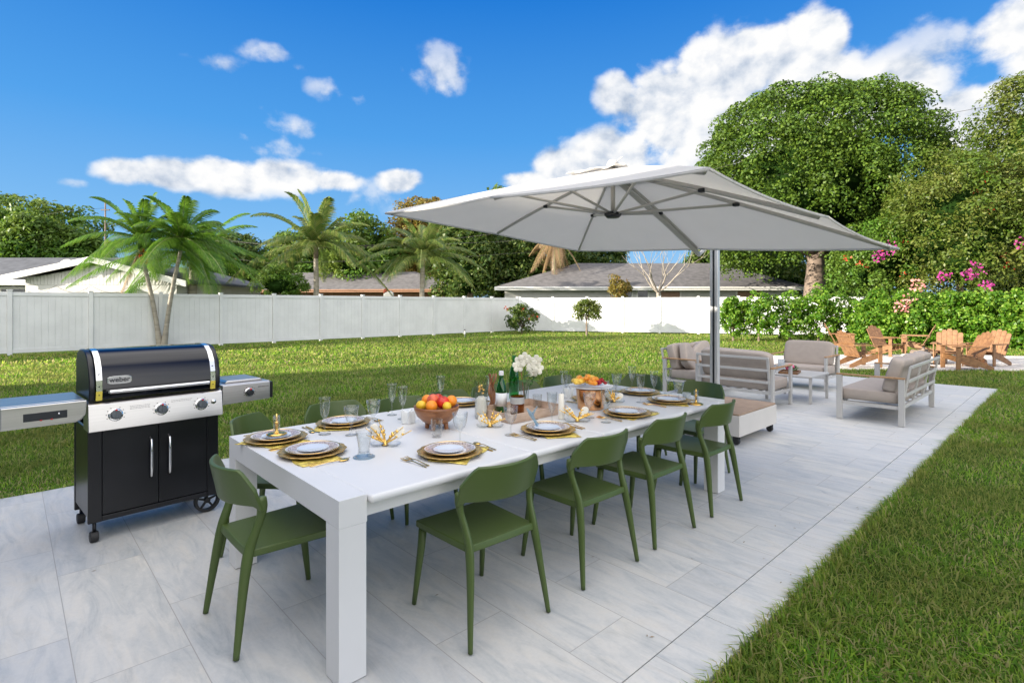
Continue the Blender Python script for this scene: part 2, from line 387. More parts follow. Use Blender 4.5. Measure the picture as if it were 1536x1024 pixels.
        return n.outputs['Fac']
    def bill(off, scale):
        a = N.new('ShaderNodeVectorMath'); a.operation = 'ADD'; Lk(tc.outputs['Generated'], a.inputs[0]); a.inputs[1].default_value = off
        n = N.new('ShaderNodeTexVoronoi'); Lk(a.outputs[0], n.inputs['Vector']); n.feature = 'SMOOTH_F1'; n.inputs['Scale'].default_value = scale
        n.inputs['Smoothness'].default_value = .6; n.inputs['Detail'].default_value = 2; n.inputs['Roughness'].default_value = .5
        return n.outputs['Distance']
    sunoff = (CT*-.0 - .012*ST, .012*CT, .016)
    n1 = cloudnoise((0, 0, 0), 9, 14, .60, .12); b1 = bill((0, 0, 0), 17)
    n2 = cloudnoise(sunoff, 9, 14, .60, .12); b2 = bill(sunoff, 17)
    def dens(n, b): return mth('ADD', f, mth('SUBTRACT', mth('MULTIPLY', mth('SUBTRACT', n, .5), 3.0), mth('MULTIPLY', mth('SUBTRACT', b, .45), .9)))
    d1 = dens(n1, b1); d2 = dens(n2, b2)
    cov = N.new('ShaderNodeMapRange'); cov.interpolation_type = 'SMOOTHSTEP'; Lk(d1, cov.inputs[0]); cov.inputs[1].default_value = .0; cov.inputs[2].default_value = .75
    relief = mth('MULTIPLY', mth('SUBTRACT', d1, d2), .8)
    depth = N.new('ShaderNodeMapRange'); Lk(d1, depth.inputs[0]); depth.inputs[1].default_value = .3; depth.inputs[2].default_value = 2.2
    big = cloudnoise((3, 1, 2), 3.2, 3)
    sh = mth('ADD', mth('ADD', .86, relief), mth('MULTIPLY', depth.outputs[0], -.18))
    sh = mth('ADD', sh, mth('MULTIPLY', mth('SUBTRACT', big, .5), -1.1))
    ccol = ramp(nt, sh, [(.15, (.19, .235, .31)), (.5, (.31, .345, .40)), (.78, (.43, .445, .47)), (1, (.50, .50, .50))])
    mx = N.new('ShaderNodeMix'); mx.data_type = 'RGBA'; opq = N.new('ShaderNodeMapRange'); Lk(f, opq.inputs[0]); opq.inputs[1].default_value = 0; opq.inputs[2].default_value = 1.1; opq.inputs[3].default_value = .3; opq.inputs[4].default_value = 1; Lk(mth('MULTIPLY', cov.outputs[0], opq.outputs[0]), mx.inputs['Factor']); Lk(sk.outputs[0], mx.inputs['A']); Lk(ccol.outputs[0], mx.inputs['B'])
    # bright cloud added behind the viewer and overhead, to fill the shaded patio
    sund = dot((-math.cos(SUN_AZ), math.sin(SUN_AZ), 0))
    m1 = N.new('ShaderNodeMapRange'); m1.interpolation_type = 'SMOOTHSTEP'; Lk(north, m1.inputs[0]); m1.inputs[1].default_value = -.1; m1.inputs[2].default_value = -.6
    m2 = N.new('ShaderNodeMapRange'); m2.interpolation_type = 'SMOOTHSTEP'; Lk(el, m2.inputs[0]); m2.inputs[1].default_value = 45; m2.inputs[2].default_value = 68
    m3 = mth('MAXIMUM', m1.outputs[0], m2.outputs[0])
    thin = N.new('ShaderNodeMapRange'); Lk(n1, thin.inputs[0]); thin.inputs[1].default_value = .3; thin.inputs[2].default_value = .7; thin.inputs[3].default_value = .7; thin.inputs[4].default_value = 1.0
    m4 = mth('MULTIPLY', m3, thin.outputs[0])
    mz = N.new('ShaderNodeMix'); mz.data_type = 'RGBA'; Lk(m4, mz.inputs['Factor']); Lk(mx.outputs['Result'], mz.inputs['A']); mz.inputs['B'].default_value = (SKY_FILL*1.03, SKY_FILL*1.0, SKY_FILL*.97, 1)
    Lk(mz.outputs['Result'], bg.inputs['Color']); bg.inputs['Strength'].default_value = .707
    w.cycles.sampling_method = 'MANUAL'; w.cycles.sample_map_resolution = 512
SKY_FILL = 1.42
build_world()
sl = bpy.data.lights.new('sun', 'SUN'); sl.energy = 5.0; sl.angle = math.radians(.6); sl.color = (1, .90, .76)
so = bpy.data.objects.new('sun', sl); COL.objects.link(so)
sd = Vector((-math.cos(SUN_AZ)*math.cos(SUN_EL), math.sin(SUN_AZ)*math.cos(SUN_EL), math.sin(SUN_EL)))
so.rotation_euler = sd.to_track_quat('Z', 'Y').to_euler(); so.location = sd*60
scene.view_settings.view_transform = 'Standard'; scene.view_settings.look = 'None'; scene.view_settings.gamma = 1; scene.view_settings.exposure = 1.5
scene.render.engine = 'CYCLES'; scene.cycles.max_bounces = 10; scene.cycles.transparent_max_bounces = 12; scene.cycles.caustics_reflective = False; scene.cycles.caustics_refractive = False
scene.cycles.use_denoising = True; scene.cycles.sample_clamp_indirect = 6

# ================= ground =========================================================
def lawn_mat():
    m, nt, b = nodes_of('lawn_soil')
    n = noise(nt, .6, 6, .6); n2 = noise(nt, 30, 5, .7)
    r = ramp(nt, n.outputs['Fac'], [(.35, (.045, .085, .012)), (.6, (.08, .13, .02))])
    r2 = ramp(nt, n2.outputs['Fac'], [(.35, (.45, .42, .36)), (.6, (1, 1, 1))])
    mx = nt.nodes.new('ShaderNodeMix'); mx.data_type = 'RGBA'; mx.blend_type = 'MULTIPLY'; mx.inputs['Factor'].default_value = 1
    nt.links.new(r.outputs[0], mx.inputs['A']); nt.links.new(r2.outputs[0], mx.inputs['B']); nt.links.new(mx.outputs['Result'], b.inputs['Base Color'])
    b.inputs['Roughness'].default_value = 1; b.inputs['Specular IOR Level'].default_value = .1
    bump(nt, b, n2.outputs['Fac'], .8, .02)
    return m
M['soil'] = lawn_mat()
g = MB(); g.add([(-500, -500, -.035), (500, -500, -.035), (500, 500, -.035), (-500, 500, -.035)], [(0, 1, 2, 3)])
tag(g.build('lawn', M['soil']), kind='structure')
PATIO = [(-6, 1.3), (13.3, 1.3), (13.3, 5.1), (5.5, 5.1), (5.5, 5.93), (-6, 5.93)]
p = MB(); p.prism(PATIO, -.06, 0, 'z')
tag(p.build('patio', M['stone']), kind='structure')
# border course along the lawn side, joint left open 3 mm
M['border'] = stone('pale_marble_edging', True)
p = MB(); x = -6.0
while x < 13.25:
    x2 = min(x+1.22, 13.3); p.box(x+.0015, 1.065, -.06, x2-.0015, 1.2965, 0); x = x2
tag(p.build('patio_border', M['border'], bevel=.003, seg=1), kind='structure')
def gravel_mat():
    m, nt, b = nodes_of('pale_gravel')
    tc = nt.nodes.new('ShaderNodeTexCoord'); v = nt.nodes.new('ShaderNodeTexVoronoi'); v.inputs['Scale'].default_value = 22
    nt.links.new(tc.outputs['Object'], v.inputs[0])
    r = ramp(nt, v.outputs['Color'], [(0, (.36, .32, .29)), (.5, (.52, .48, .44)), (1, (.68, .66, .63))])
    nt.links.new(r.outputs[0], b.inputs['Base Color']); bump(nt, b, v.outputs['Distance'], .9, .02); b.inputs['Roughness'].default_value = .9
    return m
M['gravel'] = gravel_mat()
GR_C = far(1405, 545, 14.8); GR_C.z = 0
def in_gravel(x, y):
    dx = x-GR_C.x; dy = y-GR_C.y; u = dx*ST - dy*CT; v = dx*CT + dy*ST
    return (u/6.2)**2 + (v/2.0)**2 < 1 + .08*np.sin(3*u)
p = MB(); pts = []
for i in range(60):
    a = 2*PI*i/60; u = 6.2*math.cos(a); v = 2.0*math.sin(a); k = 1+.04*math.sin(3*u)
    pts.append((GR_C.x+(u*ST+v*CT)*k, GR_C.y+(-u*CT+v*ST)*k))
p.prism(pts, -.05, -.005, 'z'); tag(p.build('gravel_bed', M['gravel']), kind='structure')

# ================= grass blades ===================================================
FL = ((-14, 23.0), (22.1, 23.05))          # left fence line
FR = ((22.1, 23.05), (36, -1.5))           # rear fence line
def grass(name, n, d0, d1, h, w, label, m, power=1.0, side=None):
    k = rng.random(n)**power; D = d0+(d1-d0)*k; u = (rng.random(n)*2-1)*(1.4 if d0 < 5 else 1.15); L = u*D*.98
    X = D*CT+L*ST; Y = D*ST-L*CT
    ok = ~((X > -6) & (X < 13.29) & (Y > 1.08) & (Y < 5.92) & ~((X > 5.52) & (Y > 5.11))) & (Y < 22.9) & ~in_gravel(X, Y)
    fx = (Y-23.05)*(13.9)/(-24.55)+22.1; ok &= (X < fx-.1)
    edge = np.minimum(np.abs(Y-1.1), np.abs(Y-5.93)) < .07
    X = X[ok]; Y = Y[ok]; n = len(X)
    a = rng.random(n)*2*PI; lean = rng.random(n)**.8*1.6; ph = h*(.45+.8*rng.random(n))
    pat = .75+.5*np.sin(X*2.1+np.sin(Y*1.7)*2)*np.sin(Y*2.3+np.sin(X*1.3)*2); ph = ph*(.7+.35*pat)
    dx = np.cos(a)*lean*ph; dy = np.sin(a)*lean*ph
    tx = -np.sin(a)*w*.5; ty = np.cos(a)*w*.5; z0 = -.04*np.ones(n)
    V = np.zeros((n, 6, 3))
    V[:, 0] = np.stack([X-tx, Y-ty, z0], 1); V[:, 1] = np.stack([X+tx, Y+ty, z0], 1)
    mx = X+dx*.4; my = Y+dy*.4; mz = z0+ph*.62
    V[:, 2] = np.stack([mx-tx*.8, my-ty*.8, mz], 1); V[:, 3] = np.stack([mx+tx*.8, my+ty*.8, mz], 1)
    ex = X+dx; ey = Y+dy; ez = z0+ph*(1-.25*lean)
    V[:, 4] = np.stack([ex-tx*.1, ey-ty*.1, ez], 1); V[:, 5] = np.stack([ex+tx*.1, ey+ty*.1, ez], 1)
    o = quads_mesh(name, V, m, per=6)
    return tag(o, label, 'grass', kind='stuff')
M['grass'] = leafmat('lawn_grass', [(.055, .13, .014), (.13, .29, .025), (.09, .22, .018), (.21, .38, .034), (.31, .45, .048), (.46, .41, .20), (.30, .24, .12)], trans=.6, rough=.6,
                     big=((.08, .15, .02), (.30, .31, .08)), bigscale=.9, spec=.25)
grass('short_grass', 190000, .7, 6.5, .055, .0062, 'short green lawn grass beside the pale patio', M['grass'], 1.0)
grass('lawn_grass', 160000, 6, 14, .075, .013, 'green lawn grass in the middle of the garden', M['grass'], 1.0)
grass('far_lawn_grass', 130000, 13.5, 33, .085, .03, 'sunlit lawn grass in front of the white fences', M['grass'], .9)

# blades that lean over the paving edges
def edge_blades(n, xa, xb, y0, sg):
    X = xa+(xb-xa)*rng.random(n); cl = rng.random(n) < (.35+.5*(np.sin(X*3.1)*np.sin(X*1.27+1) > -.1)); X = X[cl]; n = len(X)
    Y = y0-sg*(.01+.05*rng.random(n)); h = .03+.07*rng.random(n)**1.5; w = .0055; a = np.where(sg > 0, PI/2, -PI/2)+rng.normal(size=n)*.8
    dx = np.cos(a)*h*.8; dy = np.sin(a)*h*.8; tx = -np.sin(a)*w/2; ty = np.cos(a)*w/2; z0 = np.full(n, -.035); V = np.zeros((n, 6, 3))
    V[:, 0] = np.stack([X-tx, Y-ty, z0], 1); V[:, 1] = np.stack([X+tx, Y+ty, z0], 1)
    V[:, 2] = np.stack([X+dx*.4-tx, Y+dy*.4-ty, z0+h*.75], 1); V[:, 3] = np.stack([X+dx*.4+tx, Y+dy*.4+ty, z0+h*.75], 1)
    V[:, 4] = np.stack([X+dx-tx*.1, Y+dy-ty*.1, np.maximum(z0+h*.7, .004)], 1); V[:, 5] = np.stack([X+dx+tx*.1, Y+dy+ty*.1, np.maximum(z0+h*.7, .004)], 1)
    return V
V = np.concatenate([edge_blades(9000, 1.5, 13.3, 1.065, 1), edge_blades(2500, -2, 5.5, 5.93, -1)])
grass('coarse_grass', 30000, 1.0, 7.0, .068, .011, 'broad coarse tufts scattered through the near lawn', M['grass'], 1.0)
tag(quads_mesh('edge_grass', V, M['grass'], per=6), 'ragged grass blades leaning over the paving edges', 'grass', kind='stuff')
C = np.stack([rng.uniform(-.3, 12, 90), rng.uniform(1.15, 5.8, 90), np.full(90, .003)], 1); C[50:, 1] = 1.15+.5*rng.random(40)**2
M['litter'] = leafmat('dry_leaf_litter', [(.20, .13, .06), (.30, .20, .10), (.14, .12, .05)], trans=0)
tag(quads_mesh('leaf_litter', leaf_quads(C, np.array([[0, 0, 1.]])+rng.normal(size=(90, 3))*.12, .024, .22, fold=.3), M['litter']), 'tiny dry leaves and clippings scattered on the paving', 'leaf litter', kind='stuff')
# ================= dining table ===================================================
TX0, TX1, TY0, TY1, TZ = .97, 4.36, 2.05, 3.52, .76
t = thing('dining_table', 'long white extending dining table with thick square legs, laid for a meal on the patio', 'table', ((TX0+TX1)/2, (TY0+TY1)/2, 0))
def T(x, y): return x-(TX0+TX1)/2, y-(TY0+TY1)/2
for xa, xb in ((TX0, TX0+.125), (TX1-.125, TX1)):
    b = MB(); a0, b0 = T(xa, TY0); a1, b1 = T(xb, TY1); b.box(a0, b0, .645, a1, b1, TZ); b.build('end_beam', M['white'], t, bevel=.0015, seg=1)
for xa in (TX0+.0002, TX1-.1212):
    for ya in (TY0+.0002, TY1-.1212):
        b = MB(); a0, b0 = T(xa, ya); b.box(a0, b0, 0.004, a0+.121, b0+.121, .6449); b.build('leg', M['white'], t, bevel=.0012, seg=1)
seams = [TX0+.1265, 2.06, 2.67, 3.3, TX1-.1265]
for i in range(4):
    b = MB(); a0, b0 = T(seams[i]+.001, TY0-.03); a1, b1 = T(seams[i+1]-.001, TY1+.03)
    b.box(a0, b0, .722, a1, b1, TZ-.0015); b.build('table_leaf', M['white'], t, bevel=.016, seg=4)
b = MB(); a0, b0 = T(TX0+.127, TY0+.035); a1, b1 = T(TX1-.127, TY1-.035)
b.box(a0, b0, .655, a1, b0+.02, .7215); b.box(a0, b1-.02, .655, a1, b1, .7215)
b.build('apron', M['white'], t, bevel=.002)

# ================= moulded dining chair ===========================================
def make_chair():
    t = thing('dining_chair', '', 'chair')
    g = M['green']
    # seat: shallow dished slab with a thicker rim
    def seat_top(u, v):
        x = -.205+.435*u; w = .205+.02*u; y = (2*v-1)*w
        z = .445 - .012*(1-(2*v-1)**2)*(1-(2*u-1)**4) + .006*(u < .04)
        return (x, y, z)
    b = MB(); b.grid(seat_top, 12, 12, thick=.034); b.build('seat', g, t, bevel=.006, seg=2)
    for s in (-1, 1):      # front legs
        b = MB(); b.tube([(.205, s*.197, .405), (.212, s*.203, .30), (.235, s*.215, .12), (.25, s*.222, .006)], [.024, .022, .017, .0135], 12, flat=.85)
        b.build('front_leg', g, t, smooth=True)
    for s in (-1, 1):      # rear legs run up past the seat and swell into the backrest
        P = [(-.262, s*.246, .006), (-.244, s*.232, .14), (-.222, s*.215, .30), (-.205, s*.206, .40), (-.192, s*.203, .46), (-.168, s*.208, .53), (-.150, s*.217, .59), (-.146, s*.224, .64), (-.155, s*.229, .685)]
        R = [.0135, .0175, .022, .025, .024, .0205, .020, .024, .024]
        # soften with a Catmull-Rom pass
        Q = []; RQ = []
        for i in range(len(P)-1):
            p0, p1, p2, p3 = [Vector(P[max(0, min(len(P)-1, i+k))]) for k in (-1, 0, 1, 2)]
            for q in range(4):
                u = q/4; Q.append(.5*((2*p1)+(-p0+p2)*u+(2*p0-5*p1+4*p2-p3)*u*u+(-p0+3*p1-3*p2+p3)*u**3)); RQ.append(R[i]*(1-u)+R[i+1]*u)
        Q.append(Vector(P[-1])); RQ.append(.012)
        b = MB(); b.tube(Q, RQ, 12, flat=.72, ref=(1, 0, 0)); b.build('rear_leg', g, t, smooth=True)
    def back(u, v):        # u across, v upward
        s = 2*u-1; a = abs(s)
        y = .238*s*(1+.02*v); x = -.245+.105*a**2.0 - .035*v
        zb = .645 - .02*max(0, a-.86)/.14*1.0 + .018*(1-a*a)*0
        zt = .812 - .085*max(0, (a-.72)/.28)**1.3
        return (x, y, zb+(zt-zb)*v)
    b = MB(); b.grid(back, 28, 8, thick=.019); b.build('backrest', g, t, bevel=.005, seg=2)
    return t
chairs = Kit(make_chair)
G1 = 'green moulded chairs round the dining table'
chairs.put((.985, 2.77, 0), 0, 'green moulded chair at the near end of the white table, in front of the grill', G1)
for x, w in ((1.75, 'nearest of the four on the open patio side of the table'), (2.53, 'second of four along the open patio side of the table'),
             (3.23, 'third of four along the open patio side of the table'), (3.99, 'last of four on the open patio side, beside the far table leg')):
    chairs.put((x+random.uniform(-.01, .01), 2.115, 0), PI/2+random.uniform(-.04, .04), 'green moulded chair, '+w, G1)
for x, y, r, w in ((1.31, 3.62, -PI/2+.80, 'angled at the near left corner of the table, nearest the grill'), (1.80, 3.66, -PI/2, 'second from the grill along the lawn side of the table'),
                (2.27, 3.50, -PI/2-.02, 'third from the grill along the lawn side of the table'), (2.74, 3.50, -PI/2+.03, 'on the lawn side of the table, left of the fruit bowl'),
                (3.21, 3.50, -PI/2, 'on the lawn side of the table, behind the fruit bowl'), (3.62, 3.50, -PI/2+.02, 'on the lawn side of the table, behind the bottles'),
                (4.14, 3.50, -PI/2-.03, 'last on the lawn side of the table, behind the fruit platter')):
    chairs.put((x, y, 0), r, 'green moulded chair '+w, G1)
chairs.put((4.66, 3.17, 0), PI+.05, 'green moulded chair at the far end of the table, on the lawn side', G1)
chairs.put((4.60, 2.50, 0), PI-.08, 'green moulded chair at the far end of the table, in front of the parasol mast', G1)

# ================= gas grill ======================================================
gr = thing('gas_grill', 'black three burner gas grill cart with steel side shelves and two doors', 'grill', (.375, 4.40, 0), math.radians(4))
W = .78
b = MB()
for x in (0, W-.075): b.box(x, 0, .13, x+.075, .035, .745); b.box(x, .47, .10, x+.075, .50, .745)
b.box(.004, .035, .16, .02, .47, .74); b.box(W-.02, .035, .16, W-.004, .47, .74); b.box(.075, .005, .13, W-.075, .45, .165); b.box(.075, .46, .16, W-.075, .475, .74)
b.build('cabinet', M['blackm'], gr, bevel=.004)
for x0, x1, hx in ((.077, .394, .345), (.398, W-.077, .455)):
    b = MB(); b.box(x0, .003, .172, x1, .022, .735); d = b.build('door', M['blackm'], gr, bevel=.003)
    b = MB(); b.tube([(hx, .0, .36), (hx, -.03, .375), (hx, -.033, .44), (hx, -.033, .54), (hx, -.03, .62), (hx, 0, .635)], .0085, 10); b.build('handle', M['chrome'], d, smooth=True)
# control panel, sloped
b = MB(); b.prism([(-.075, .735), (-.055, .905), (-.03, .925), (.10, .925), (.10, .735)], -.008, W+.008, 'x'); pn = b.build('control_panel', M['steel'], gr, bevel=.004)
def knob(x, par, r=.031, y0=-.066, z=.83, tilt=-math.atan2(.02, .17)):
    Mx = Matrix.Translation((x, y0, z)) @ Matrix.Rotation(tilt, 4, 'X') @ Matrix.Rotation(PI/2, 4, 'X')
    b = MB(); b.lathe([(r*1.32, 0), (r*1.32, .004), (r*1.1, .006), (r*1.08, .007)], 32).xf(Mx); k = b.build('bezel', M['chrome'], par, autos=True)
    b = MB(); b.lathe([(r, .006), (r, .020), (r*.92, .030), (r*.8, .036), (0, .037)], 32, wob=lambda q: .012*math.cos(14*q)); b.box(-r*.12, -r*.7, .036, r*.12, r*.85, .042).xf(Mx)
    b.build('knob', M['dark'] if par is not pn else mat('grey_knob', (.07, .085, .095), .35), par, autos=True)
    b = MB(); b.squad((0, r*.98, .030), (.0065, .0075, .012), 1, 1, 8, 12).xf(Mx); b.build('red_marker', M['red'], par, smooth=True)
    b = MB()
    for q in range(-4, 5):
        a = PI/2+q*.5
        if abs(q) < 1: continue
        c = Vector((math.cos(a)*r*1.62, math.sin(a)*r*1.62, .0025)); b.box(c.x-.0025, c.y-.0025, 0, c.x+.0025, c.y+.0025, .0012)
    b.xf(Mx); b.build('dial_mark', M['ink'], par)
for x in (.135, .395, .645): knob(x, pn)
Mx = Matrix.Translation((W-.055, -.068, .84)) @ Matrix.Rotation(PI/2, 4, 'X')
b = MB(); b.lathe([(.016, 0), (.016, .005), (.011, .006), (.011, .011), (0, .013)], 24).xf(Mx); b.build('igniter_button', M['chrome'], pn, autos=True)
b = MB(); rr = random.Random(3)
for x0, x1, z0, rows in ((.215, .325, .872, 3), (.455, .575, .878, 2)):
    for k in range(rows):
        x = x0
        while x < x1:
            w = rr.uniform(.004, .014); y = -.0748+(z0-k*.009-.735)*.1176-.0008; b.box(x, y, z0-k*.009, x+w, y+.002, z0-k*.009+.0028); x += w+.004
b.build('printed_notes', M['greytext'], pn)
# lid: quarter barrel
prof = [(-.035, .93), (-.045, .99), (-.042, 1.06), (-.02, 1.135), (.03, 1.20), (.10, 1.24), (.18, 1.252), (.30, 1.25), (.38, 1.225), (.42, 1.17), (.43, .93)]
b = MB(); b.prism(prof, .035, W-.035, 'x'); lid = b.build('lid', M['black'], gr, bevel=.012, seg=3)
for x0, x1 in ((0, .0345), (W-.0345, W)):
    b = MB(); b.prism([(a+(.004 if a < .2 else -.004), z-.003) for a, z in prof], x0, x1, 'x'); b.build('lid_end', M['blackm'], lid, bevel=.008, seg=2)
# bright bands following the curve with rivets, and a yellow tag at the foot
def band(x0, x1, a, c, m, name, par, off=.0025):
    pts = prof[a:c]; b = MB(); vs = []
    for (y, z) in pts:
        cx, cz = .19, 1.0; d = Vector((y-cx, z-cz)).normalized(); vs.append((y+d.x*off, z+d.y*off))
    V = []; F = []
    for (y, z), (y2, z2) in zip(pts, vs):
        V += [(x0, y2, z2), (x1, y2, z2), (x0, y, z), (x1, y, z)]
    for i in range(len(pts)-1):
        o = 4*i; F += [(o, o+4, o+5, o+1), (o+2, o+6, o+4, o), (o+1, o+5, o+7, o+3)]
    F += [(0, 1, 3, 2), (4*len(pts)-4, 4*len(pts)-2, 4*len(pts)-1, 4*len(pts)-3)]
    return b.add(V, F).build(name, m, par)
for x0 in (.036, W-.068):
    band(x0, x0+.032, 1, 8, M['chrome'], 'lid_band', lid)
    band(x0-.0005, x0+.0325, 0, 2, M['yellow'], 'yellow_tag', lid, .0035)
    b = MB()
    for y, z in ((-.048, 1.02), (-.038, 1.10), (.0, 1.175), (-.0445, .965)):
        b.squad((x0+.016, y-.002, z), (.004, .002, .004), 1, 1, 6, 10)
    b.build('rivet', M['dark'], lid, smooth=True)
b = MB(); b.tube([(.10, -.085, .985), (.35, -.088, .985), (W-.09, -.085, .985)], .0125, 14)
for x in (.105, W-.10): b.tube([(x, -.085, .985), (x, -.045, .985)], .012, 10)
b.build('lid_handle', M['chrome'], lid, autos=True)
# oval badge
b = MB(); pl = []
for i in range(28):
    a = 2*PI*i/28; pl.append((.16+math.copysign(abs(math.cos(a))**.5, math.cos(a))*.068, 1.055+math.copysign(abs(math.sin(a))**.5, math.sin(a))*.026))
b.prism(pl, -.051, -.044); bd = b.build('badge', M['chrome'], lid, bevel=.002)
b = MB(); b.prism([(.16+(x-.16)*.90, 1.055+(z-1.055)*.82) for x, z in pl], -.0525, -.0512); b.build('badge_plate', M['alu'], lid)
def text_mesh(name, body, size, M4, m, par, ext=.0006, bold=.0):
    cu = bpy.data.curves.new(name, 'FONT'); cu.body = body; cu.size = size; cu.extrude = ext; cu.align_x = 'CENTER'; cu.align_y = 'CENTER'; cu.offset = bold
    tmp = bpy.data.objects.new(name+'_curve', cu); COL.objects.link(tmp); dg = bpy.context.evaluated_depsgraph_get()
    me = bpy.data.meshes.new_from_object(tmp.evaluated_get(dg)); bpy.data.objects.remove(tmp)
    me.transform(M4); me.materials.clear(); me.materials.append(m)
    o = bpy.data.objects.new(name, me); COL.objects.link(o); o.parent = par; return o
text_mesh('badge_lettering', 'weber', .044, Matrix.Translation((.16, -.0531, 1.057)) @ Matrix.Rotation(PI/2, 4, 'X'), M['ink'], lid, bold=.0008)
# side shelves
def shelf(x0, x1, name):
    b = MB(); b.box(x0, .0, .925, x1, .42, .945); s = b.build(name, M['steel'], gr, bevel=.008, seg=3)
    return s
ls = shelf(-.415, -.012, 'side_shelf')
pf = [(-.415, .812), (-.07, .812), (-.04, .825), (-.016, .86), (-.012, .925), (-.012, .944), (-.415, .944)]
b = MB(); b.prism(pf, -.06, -.004); b.build('shelf_front', M['steel'], ls, bevel=.006, seg=3)
b = MB(); b.box(-.315, -.0615, .85, -.11, -.058, .898); rc = b.build('hook_slot', M['dark'], ls, bevel=.004)
b = MB()
for x in (-.235, -.185): b.squad((x, -.066, .851), (.007, .006, .004), 1, 1, 6, 10)
b.build('red_hook', M['red'], ls, smooth=True)
b = MB(); b.squad((-.15, -.0625, .880), (.006, .003, .006), 1, 1, 6, 10); b.build('slot_screw', M['chrome'], ls, smooth=True)
rs = shelf(W+.012, W+.385, 'side_shelf')
b = MB(); b.prism([(W+.012, .80), (W+.365, .81), (W+.365, .944), (W+.012, .944)], -.05, -.004); b.build('shelf_front', M['steel'], rs, bevel=.006, seg=3)
b = MB(); b.box(W+.366, -.045, .812, W+.39, .42, .94); b.build('end_cap', M['blackm'], rs, bevel=.006)
b = MB(); b.prism([(W+.06, .9455), (W+.35, .9455), (W+.33, .965), (W+.08, .965)], .05, .37); b.build('burner_lid', M['steel'], rs, bevel=.006)
knob(W+.205, rs, r=.026, y0=-.052, z=.875, tilt=0)
b = MB(); rr = random.Random(5); x = W+.27
while x < W+.345:
    w = rr.uniform(.003, .009); b.box(x, -.0512, .903, x+w, -.0495, .915); x += w+.0022
b.build('brand_print', M['greytext'], rs)
# feet: casters left, big wheels right
for y in (.02, .47):
    b = MB(); b.tube([(.037, y, .13), (.037, y, .075)], .011, 10); b.build('caster_stem', M['blackm'], gr, smooth=True)
    b = MB(); b.tube([(.014, y+.01, .036), (.060, y+.01, .036)], .0355, 20); b.build('caster', M['rubber'], gr, bevel=.007, seg=3)
for y in (.06, .43):
    w = thing('wheel', '', '', (W-.06, y, .088)); w.parent = gr
    b = MB()
    b.lathe([(.068, -.02), (.086, -.02), (.088, -.012), (.088, .012), (.086, .02), (.068, .02), (.066, .012), (.066, -.012), (.068, -.02)], 36).xf(Matrix.Rotation(PI/2, 4, 'X'))
    b.build('tyre', M['rubber'], w, autos=True)
    b = MB(); b.lathe([(0, -.022), (.02, -.022), (.02, .022), (0, .022)], 20)
    for k in range(5):
        a = 2*PI*k/5+.3; c, s = math.cos(a), math.sin(a)
        b.hexa([(c*.015-s*.008, s*.015+c*.008, -.006), (c*.015+s*.008, s*.015-c*.008, -.006), (c*.067+s*.006, s*.067-c*.006, -.006), (c*.067-s*.006, s*.067+c*.006, -.006)],
               [(c*.015-s*.008, s*.015+c*.008, .012), (c*.015+s*.008, s*.015-c*.008, .012), (c*.067+s*.006, s*.067-c*.006, .012), (c*.067-s*.006, s*.067+c*.006, .012)])
    b.xf(Matrix.Rotation(PI/2, 4, 'X')); b.build('rim', M['blackm'], w, bevel=.002, seg=1)

# ================= cantilever parasol =============================================
um = thing('cantilever_parasol', 'large off white square cantilever parasol with grey ribs over the table', 'parasol', (6.33, 3.10, 0))
o0 = Vector((6.33, 3.10, 0))
CN = [Vector(c) for c in ((3.05, 5.31, 2.57), (2.71, 1.355, 2.275), (5.73, 1.11, 2.05), (6.08, 5.06, 2.345))]   # rim corners: left, near, right, rear
mids = [(CN[i]+CN[(i+1) % 4])/2 for i in range(4)]
ctr = (CN[0]+CN[1]+CN[2]+CN[3])/4; apex = Vector((ctr.x, ctr.y, 2.90))
rim = []
for i in range(4): rim += [CN[i], mids[i]+Vector((0, 0, .012))]
def cloth(i):
    A, B = rim[i], rim[(i+1) % 8]
    def fn(u, v):
        e = A.lerp(B, v); p = apex.lerp(e, u)
        s = 4*v*(1-v)
        p = p + Vector((0, 0, .02*math.sin(PI*u) - .012*s*u))       # gentle dome, cloth slack between ribs
        inn = (ctr-e); inn.z = 0
        return p + inn*(.018*s*u*u)
    return fn
b = MB()
for i in range(8): b.grid(cloth(i), 16, 10)
cv = b.build('canopy', M['canopy'], um, smooth=True)
import bmesh
bm = bmesh.new(); bm.from_mesh(cv.data); bmesh.ops.remove_doubles(bm, verts=bm.verts, dist=.002); bmesh.ops.recalc_face_normals(bm, faces=bm.faces)
bmesh.ops.translate(bm, verts=bm.verts, vec=-o0); bm.to_mesh(cv.data); bm.free()
cv.data.shade_smooth()
sd_ = cv.modifiers.new('thick', 'SOLIDIFY'); sd_.thickness = .003; sd_.offset = 1
es = cv.modifiers.new('es', 'EDGE_SPLIT'); es.split_angle = math.radians(30)
